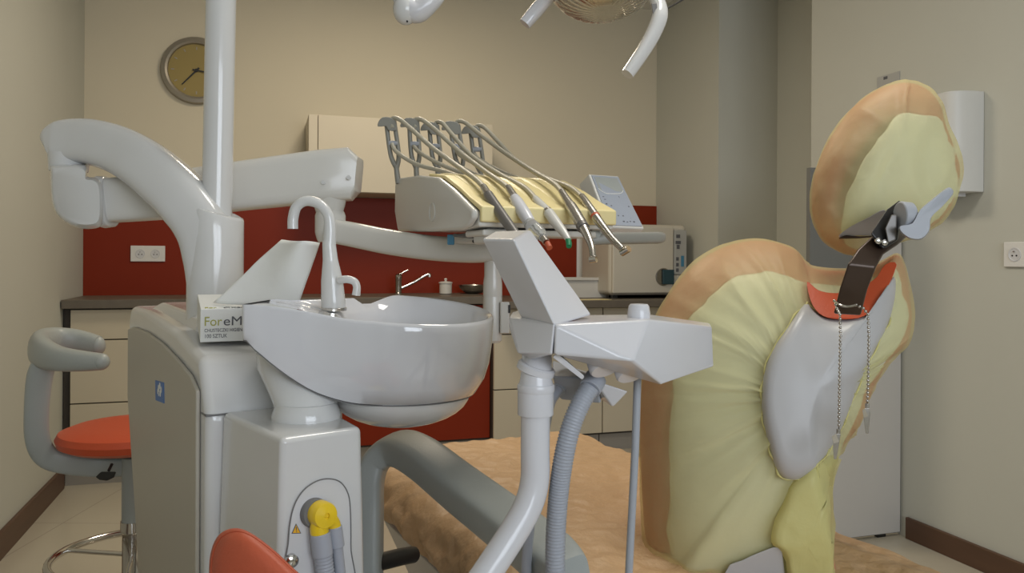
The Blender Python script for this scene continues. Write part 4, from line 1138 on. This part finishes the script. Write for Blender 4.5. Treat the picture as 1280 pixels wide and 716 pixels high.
SHO = smooth_outline([(953, 480), (962, 445), (982, 412), (1006, 380), (1016, 386), (1032, 396), (1055, 398), (1080, 394), (1100, 376), (1117, 346), (1119, 368), (1110, 405), (1092, 440), (1070, 490), (1050, 540), (1022, 582), (995, 600), (974, 592), (962, 560), (953, 520)], 4)
sc = (1025, 480)
sheet_on(SHO, sc, -0.008, -0.024).build('backrest_shell', M['shell'], D, ang=180)
lo = smooth_outline([(900, 800), (906, 716), (928, 700), (955, 688), (972, 684), (979, 700), (980, 800)], 3)
MB().loft([[P(p.x, p.y, bd2(p.x, min(p.y, 760)) + e) for p in lo] for e in (0.03, -0.012)]).build('lower_shell', M['shell'], D, bevel=0.004)
# uncovered red upholstery at the top
RU = [(1009, 352), (1012, 372), (1020, 388), (1034, 397), (1056, 399), (1080, 395), (1100, 377), (1121, 331), (1106, 331), (1096, 346), (1080, 357), (1060, 365), (1038, 366), (1022, 362)]
RUo = smooth_outline(RU, 3)
MB().loft([[P(p.x, p.y, bd2(p.x, p.y) + e) for p in RUo] for e in (0.01, -0.021)]).build('upholstery_edge', M['orange_bright'], D, bevel=0.001)
# cover over the backrest
cv = inflate(BOs, BCN, lambda k, x, y: bdepth(k, x, y) - 0.0015, ks=(1.0, 0.998, 0.99, 0.975, 0.955, 0.93, 0.9, 0.86, 0.82, 0.77, 0.72, 0.66, 0.6, 0.53, 0.46, 0.38, 0.3, 0.2, 0.1, 0.02))
# folds running in to the shell
for i, p in enumerate(cv.v):
    a = math.atan2(p.z - 0.915, p.x - 0.455)
    r = math.hypot((p.z - 0.915) / 1.25, p.x - 0.455)
    amp = 0.0062 * max(0.0, min(1, (r - 0.03) / 0.04)) * max(0.0, min(1, (0.24 - r) / 0.13))
    n_ = noise.noise(V((a * 3.0, r * 3, 1.7)))
    p.y += -amp * (0.6 + (1 - 2 * abs(math.sin(a * 11 + 4 * n_ + r * 6)) ** 0.7) + 0.45 * (1 - 2 * abs(math.sin(a * 23 + 5 * n_))))
    p.y += -0.0035 * (1 - 2.2 * abs(noise.noise(V((p.x * 9, p.z * 6, 2.2)))))
co = cv.build('backrest_cover', M['cover'], ang=180, wrinkle=0.0035, wscale=9)
tag(co, 'pale yellow protective cover stretched over the chair backrest', 'cover')
# gathered hem around the shell
hm = [(p.x, p.y) for p in SHO]
hem = []
for i, (x, y) in enumerate(hm):
    if y > 388 or x < 1012:
        hem.append((x, y))
st_ = max(range(len(hem)), key=lambda i: math.hypot(hem[i][0] - hem[i - 1][0], hem[i][1] - hem[i - 1][1]))
hem = hem[st_:] + hem[:st_]
MB().tube([P(x + 1.5 * math.sin(i * 1.7), y + 1.5 * math.cos(i * 1.3), bd2(x, y) - 0.008) for i, (x, y) in enumerate(hem)], [0.0014 + 0.0005 * math.sin(i * 2.3) for i in range(len(hem))], 8, steps=2).build('elastic_hem', M['cover_fold'], co, ang=180)
# hanging tail
tl = [(1012, 585), (1046, 570), (1040, 610), (1042, 680), (1046, 800), (985, 800), (984, 700), (966, 678), (975, 640), (990, 605)]
tlo = smooth_outline(tl, 4)
tw = sheet_on(tlo, (1012, 680), -0.008, -0.02, ks=(1, 0.9, 0.8, 0.65, 0.5, 0.35, 0.2, 0.05))
tw.build('hanging_tail', M['cover_fold'], co, ang=180, wrinkle=0.008, wscale=14)

# headrest -----------------------------------------------------------
HO = [(1013, 262), (1014, 232), (1024, 196), (1042, 163), (1066, 132), (1095, 111), (1130, 101), (1158, 108), (1176, 128), (1184, 155), (1195, 185), (1202, 212), (1197, 245), (1182, 272), (1158, 290), (1128, 302), (1096, 315), (1062, 320), (1034, 306), (1019, 286)]
HOs = smooth_outline(HO, 10)
HC = (1105, 215)
def hdepth(k, x, y): return 1.32 - 0.11 * math.sqrt(max(0.0, 1 - k ** 2.3)) - 0.0001 * (x - 1105)
def hd2(x, y): return hdepth(outl_ratio(HOs, HC, x, y), x, y)
inflate(shrink(HOs, HC, 0.98), HC, lambda k, x, y: hdepth(k, x, y) + 0.01 + 0.09 * (1 - k), back=0.05).build('headrest_cushion', M['terracotta'], D, ang=180)
HI = jag(smooth_outline([(1052, 292), (1054, 262), (1064, 230), (1082, 196), (1102, 166), (1124, 146), (1150, 141), (1172, 146), (1182, 165), (1193, 190), (1198, 212), (1194, 243), (1178, 270), (1156, 287), (1126, 298), (1092, 310), (1066, 312)], 4), 6)
sheet_on(HI, (1130, 225), 0.022, 0.017, rel=hd2).build('headrest_rear_pad', M['rear_pad'], D, ang=180)
cv = inflate(HOs, HC, lambda k, x, y: hdepth(k, x, y) - 0.0015, ks=(1.0, 0.998, 0.99, 0.975, 0.955, 0.93, 0.9, 0.86, 0.82, 0.77, 0.72, 0.66, 0.6, 0.53, 0.46, 0.38, 0.3, 0.2, 0.1, 0.02), back=0.06)
for p in cv.v:
    if p.y < 1.31:
        qx, qy = CX + p.x / p.y * F, YH - (p.z - H) / p.y * F
        g_ = lambda a, b: math.exp(-(a / b) ** 2)
        p.y += 0.014 * g_(qx - 1160 - (qy - 190) * 0.15, 13) * g_(qy - 195, 40)
        p.y += 0.008 * g_(qx - 1112 + (qy - 200) * 0.4, 10) * g_(qy - 215, 35)
        p.y -= 0.010 * g_(qx - 1128, 4.5) * g_(qy - 125, 32)
        p.y -= 0.007 * g_(qx - 1180 + (qy - 215) * 0.6, 6) * g_(qy - 225, 25)
        p.y -= 0.006 * g_(qx - 1032 - (qy - 250) * 0.35, 4) * g_(qy - 270, 30)
    p.y += -0.009 * max(0.0, 1 - 2.6 * abs(noise.noise(V((p.x * 13 + p.z * 5, p.z * 9, 5.1))))) * (1 if p.y < 1.31 else 0.0)
hc = cv.build('headrest_cover', M['cover'], ang=180, wrinkle=0.003, wscale=18)
tag(hc, 'pale yellow protective cover pulled over the chair headrest', 'cover')
hp_ = smooth_outline([(1048, 296), (1062, 284), (1085, 272), (1105, 262), (1110, 275), (1098, 293), (1072, 294)], 3)
MB().loft([[P(p.x, p.y, hd2(p.x, p.y) + e) for p in hp_] for e in (0.01, -0.017)]).build('headrest_plate', M['shell'], D, bevel=0.001)
MB().tube([P(1049, 298, hd2(1049, 298) - 0.018), P(1058, 296, hd2(1058, 296) - 0.018), P(1075, 296.5, hd2(1075, 296) - 0.018), P(1096, 295, hd2(1096, 295) - 0.018)], [0.0008, 0.003, 0.0016, 0.001], 8).build('plate_rim', M['dark_metal'], D)
# bracket strap and hinge
def strap(pts, th):
    ra = [[P(*a), P(*b), P(b[0], b[1], b[2] + th), P(a[0], a[1], a[2] + th)] for a, b in pts]
    return MB().loft(ra)
strap([((1042, 392, 1.125), (1076, 394, 1.125)), ((1050, 360, 1.10), (1084, 362, 1.10)), ((1060, 330, 1.09), (1095, 334, 1.09)), ((1072, 312, 1.10), (1104, 318, 1.10)), ((1096, 290, 1.13), (1122, 306, 1.13)), ((1114, 262, 1.17), (1138, 292, 1.17))], 0.02).build('headrest_strap', M['dark_metal'], D, bevel=0.003)
MB().hull([P(1088, 292, 1.10), P(1108, 262, 1.12), P(1124, 250, 1.13), P(1128, 262, 1.12), P(1122, 300, 1.11), P(1104, 312, 1.10), P(1090, 304, 1.16), P(1128, 256, 1.20), P(1124, 300, 1.18)]).build('hinge_bracket', M['black'], D, bevel=0.003)
MB().hull([P(1106, 285, 1.095), P(1114, 268, 1.095), P(1122, 268, 1.095), P(1120, 300, 1.095), P(1110, 304, 1.095), P(1110, 300, 1.12), P(1120, 270, 1.12)]).build('hinge_cheek', M['gunmetal'], D, bevel=0.002)
for (px, py) in ((1097, 301), (1105, 303)):
    MB().lathe([(0.0045, 0), (0.0045, 0.003), (0.003, 0.004)], P(px, py, 1.10), (0, -1, 0), 16).build('hinge_screw', M['chrome'], D)
MB().tube([P(1124, 270, 1.10), P(1140, 270, 1.10)], [0.021, 0.019], 24, smooth=False).build('hinge_barrel', M['grey_light'], D, bevel=0.003)
lv = [(1124, 283), (1140, 279), (1150, 262), (1165, 249), (1183, 235), (1190, 236), (1191, 243), (1178, 258), (1164, 272), (1162, 288), (1152, 299), (1138, 299), (1126, 291)]
lvo = smooth_outline(lv, 3)
lvc = (1150, 278)
MB().loft([[P(lvc[0] + (p.x - lvc[0]) * k, lvc[1] + (p.y - lvc[1]) * k, d) for p in lvo] for k, d in ((0.93, 1.078), (1.0, 1.083), (1.0, 1.098), (0.93, 1.104))]).build('release_lever', M['grey_light'], D, ang=50)

# napkin chain
Cn = thing('napkin_chain', 'napkin chain with two metal clips hanging from the headrest strap', 'chain', P(1060, 378, 1.08))
DCH = 1.075
p_ = [P(1043, 376, 1.10), P(1046, 385, 1.09), P(1050, 393, DCH), P(1050.5, 420, DCH), P(1049.5, 470, DCH), P(1048.5, 536, DCH)]
p2_ = [P(1070, 381, 1.095), P(1079, 385, 1.085), P(1085, 393, DCH), P(1086, 420, DCH), P(1085.5, 460, DCH), P(1084, 506, DCH)]
def beads(path, step, r):
    b = MB(); acc = step
    for u, v in zip(path, path[1:]):
        n = max(1, int((v - u).length / step))
        for k in range(n): b.ball(u.lerp(v, k / n), r, 8)
    b.tube(path, r * 0.35, 6, smooth=False)
    return b
beads(p_, 0.0052, 0.0022).build('chain', M['steel'], Cn, ang=180)
beads(p2_, 0.0052, 0.0022).build('chain', M['steel'], Cn, ang=180)
MB().tube([P(1043, 376, 1.10), P(1050, 381, 1.082), P(1060, 383, 1.08), P(1070, 381, 1.095)], 0.0016, 6).build('chain', M['steel'], Cn)
def clip(x, y, lean):
    w = MB()
    w.tube([P(x, y, DCH), P(x, y + 6, DCH)], 0.0028, 10, smooth=False)
    w.hull([P(x - 3, y + 6, DCH - .004), P(x + 3, y + 6, DCH - .004), P(x - 5 + lean, y + 14, DCH - .004), P(x + 4 + lean, y + 14, DCH - .004), P(x + lean * 2 - 1.5, y + 38, DCH - .002), P(x + lean * 2 + 2, y + 38, DCH - .002),
            P(x - 4 + lean, y + 14, DCH + .006), P(x + 3 + lean, y + 14, DCH + .006), P(x + lean * 2, y + 36, DCH + .004)])
    o = w.build('clip', M['steel'], Cn, bevel=0.0006)
    MB().hull([P(x - 6 + lean, y + 9, DCH - .007), P(x - 3, y + 6, DCH - .008), P(x + 1, y + 16, DCH - .006), P(x - 4 + lean, y + 18, DCH - .006), P(x - 2, y + 12, DCH)]).build('clip_lever', M['chrome'], o)
clip(1048, 536, -2.2)
clip(1084, 504, -0.2)

# ================================================================== STOOLS
def stool_base(c, o, h, ring=None):
    n5 = 5
    for k in range(n5):
        a = 2 * math.pi * k / n5 + 0.5
        e = V((math.cos(a), math.sin(a), 0))
        l = MB().tube([o + V((0, 0, 0.115)) + e * 0.02, o + V((0, 0, 0.105)) + e * 0.13, o + V((0, 0, 0.075)) + e * 0.25], [(0.02, 0.022), (0.017, 0.019), (0.012, 0.014)], 14).build('base_arm', M['chrome'], c)
        s = V((-e.y, e.x, 0))
        w = MB()
        for sg_ in (-1, 1):
            w.lathe([(0.026, -0.009), (0.028, -0.004), (0.028, 0.004), (0.026, 0.009)], o + e * 0.25 + V((0, 0, 0.029)) + s * 0.013 * sg_, s, 20)
        w.tube([o + e * 0.25 + V((0, 0, 0.03)), o + e * 0.25 + V((0, 0, 0.075))], 0.006, 10, smooth=False)
        w.build('caster', M['black'], l)
    MB().lathe([(0.045, 0.085), (0.05, 0.10), (0.045, 0.13), (0.033, 0.15), (0.0275, 0.16), (0.0275, 0.30), (0.032, 0.305), (0.032, 0.335)], o, n=32).build('lower_column', M['chrome'], c)
    MB().lathe([(0.029, 0.335), (0.029, h - 0.09), (0.031, h - 0.085)], o, n=28).build('gas_cover', M['grey'], c)
    MB().lathe([(0.03, h - 0.10), (0.11, h - 0.075), (0.12, h - 0.066)], o, n=28).build('seat_plate', M['black'], c)
o = P(166, 560, 2.3); o.z = 0
c = thing('stool', 'orange seated swivel stool with grey curved backrest by the left wall', 'stool', o)
SH = P(120, 528, 2.3).z
stool_base(c, o, SH)
rs_ = 0.2
MB().lathe([(0.02, -0.062), (rs_ * 0.85, -0.062), (rs_ * 0.97, -0.05), (rs_, -0.032), (rs_ * 0.96, -0.016), (rs_ * 0.8, -0.004), (rs_ * 0.5, 0.0), (0.01, 0.0)], o + V((0, 0, SH)), n=56).build('seat', M['orange_bright'], c)
sp = MB().tube([P(155, 584, 2.3), P(120, 584, 2.28), P(82, 579, 2.24), P(58, 570, 2.22), P(47, 548, 2.20), P(46, 510, 2.19), P(50, 470, 2.19), P(58, 450, 2.19)], [(0.009, 0.026), (0.010, 0.028), (0.014, 0.030), (0.019, 0.031), (0.021, 0.031), (0.020, 0.031), (0.023, 0.033), (0.02, 0.03)], 18, ex=2.8, up=(1, 0, 0))
sp.build('backrest_post', M['grey'], c, ang=60)
# C-shaped back pad, seen from its side: open towards the seat
MB().tube([P(122, 432, 2.42), P(95, 426, 2.42), P(66, 426, 2.38), P(50, 432, 2.29), P(52, 440, 2.19), P(72, 448, 2.12), P(100, 451, 2.09), P(126, 452, 2.08)], [(0.030, 0.026), (0.036, 0.028), (0.042, 0.028), (0.047, 0.028), (0.044, 0.028), (0.034, 0.028), (0.028, 0.027), (0.022, 0.022)], 20, ex=2.3, up=(0, 0, 1)).build('backrest', M['grey'], c, ang=60)
MB().ball(P(126, 452, 2.08), 0.0225, 14).build('backrest_tip', M['grey'], c)
MB().ball(P(122, 432, 2.42), 0.028, 14, (0.8, 0.9, 1.05)).build('backrest_tip', M['grey'], c)
MB().torus(o + V((0, 0, 0.235)), 0.215, 0.011).build('foot_ring', M['chrome'], c)
for k in range(3):
    a = 2 * math.pi * k / 3 + 0.9
    MB().tube([o + V((0, 0, 0.235)) + V((math.cos(a), math.sin(a), 0)) * s for s in (0.027, 0.215)], 0.007, 10, smooth=False).build('ring_spoke', M['chrome'], c)
MB().tube([P(140, 580, 2.14), P(136, 588, 2.12)], 0.004, 8, smooth=False).build('lever_rod', M['black'], c)
MB().hull([P(119, 596, 2.10), P(126, 589, 2.10), P(146, 589, 2.10), P(143, 597, 2.10), P(134, 601, 2.10), P(124, 600, 2.10), P(121, 596, 2.115), P(143, 592, 2.115), P(132, 600, 2.115)]).build('lever_paddle', M['black'], c, bevel=0.003)

# second stool, nearest the camera
o = P(340, 716, 0.80); o.z = 0
c = thing('stool', 'orange padded stool back nearest the camera before the suction hoses', 'stool', V((o.x, o.y, 0)))
bo = smooth_outline([(263, 800), (261, 720), (264, 688), (274, 668), (292, 660), (312, 665), (340, 685), (368, 711), (392, 735), (398, 775), (380, 810), (320, 815)], 4)
bc = (325, 745)
rings = []
for k, dd in ((0.02, 0.83), (0.5, 0.829), (0.8, 0.824), (0.95, 0.812), (1.0, 0.80), (1.0, 0.79), (0.965, 0.782), (0.95, 0.781), (0.93, 0.776), (0.8, 0.766), (0.5, 0.760), (0.02, 0.758)):
    rings.append([P(bc[0] + (p.x - bc[0]) * k, bc[1] + (p.y - bc[1]) * k, dd + 0.00055 * (bc[0] + (p.x - bc[0]) * k - 325) * -0.6) for p in bo])
bk = MB().loft(rings).build('backrest', M['orange'], c, ang=180)
MB().tube([P(bc[0] + (p.x - bc[0]) * 0.955, bc[1] + (p.y - bc[1]) * 0.955, 0.7805 + 0.00055 * (bc[0] + (p.x - bc[0]) * 0.955 - 325) * -0.6) for p in bo + bo[:1]], 0.0009, 6, steps=2).build('piping', M['orange'], bk, ang=180)
so = V((-0.32, 0.60, 0))
MB().tube([P(330, 790, 0.81), V((-0.25, 0.83, 0.58)), V((-0.27, 0.80, 0.50)), V((-0.31, 0.70, 0.465))], [(0.008, 0.025)] * 4, 12).build('backrest_post', M['grey'], c)
stool_base(c, so, 0.53)
MB().lathe([(0.02, -0.062), (0.16, -0.062), (0.185, -0.05), (0.19, -0.032), (0.18, -0.014), (0.15, -0.004), (0.01, 0.0)], so + V((0, 0, 0.53)), n=48).build('seat', M['orange'], c)

# ================================================================== LIGHT AND CAMERA
def area(name, loc, rot, sx, sy, power, col):
    l = bpy.data.lights.new(name, 'AREA'); l.shape = 'RECTANGLE'; l.size = sx; l.size_y = sy; l.energy = power; l.color = col
    o = bpy.data.objects.new(name, l); C.objects.link(o)
    o.location = RM @ V(loc); o.rotation_euler = (rot[0], rot[1], TH + rot[2])
    return o
area('overhead_light', (0.55, 3.2, 2.70), (0, 0, 0), 0.5, 0.5, 25, (1.0, 0.87, 0.68))
area('overhead_light', (0.9, 1.3, 2.70), (0, 0, 0), 0.6, 0.6, 18, (1.0, 0.95, 0.86))  # added fill without a known fixture, brightens the wall recess
area('window_daylight', ((WX0 + WX1) / 2, BF - 0.10, (WZ0 + WZ1) / 2), (rad(90), 0, 0), 2.1, 1.3, 60, (0.84, 0.91, 1.0))

wl = bpy.data.worlds.new('world'); bpy.context.scene.world = wl
wl.use_nodes = True
wl.node_tree.nodes['Background'].inputs[0].default_value = (0.75, 0.82, 0.95, 1)
wl.node_tree.nodes['Background'].inputs[1].default_value = 0.3

cam = bpy.data.cameras.new('camera')
cam.sensor_width = 36.0
cam.lens = F / 1280.0 * 36.0
cam.shift_y = -(358.0 - YH) / 1280.0
cam.clip_start = 0.02
co_ = bpy.data.objects.new('camera', cam); C.objects.link(co_)
co_.matrix_world = Matrix.Translation(CAM) @ Matrix.Rotation(rad(90), 4, 'X') @ Matrix.Rotation(ROLL, 4, 'Z')
sc_ = bpy.context.scene
sc_.camera = co_
sc_.view_settings.view_transform = 'Standard'
sc_.view_settings.look = 'None'
sc_.view_settings.gamma = 1.0
sc_.view_settings.exposure = -0.08
sc_.view_settings.use_curve_mapping = False
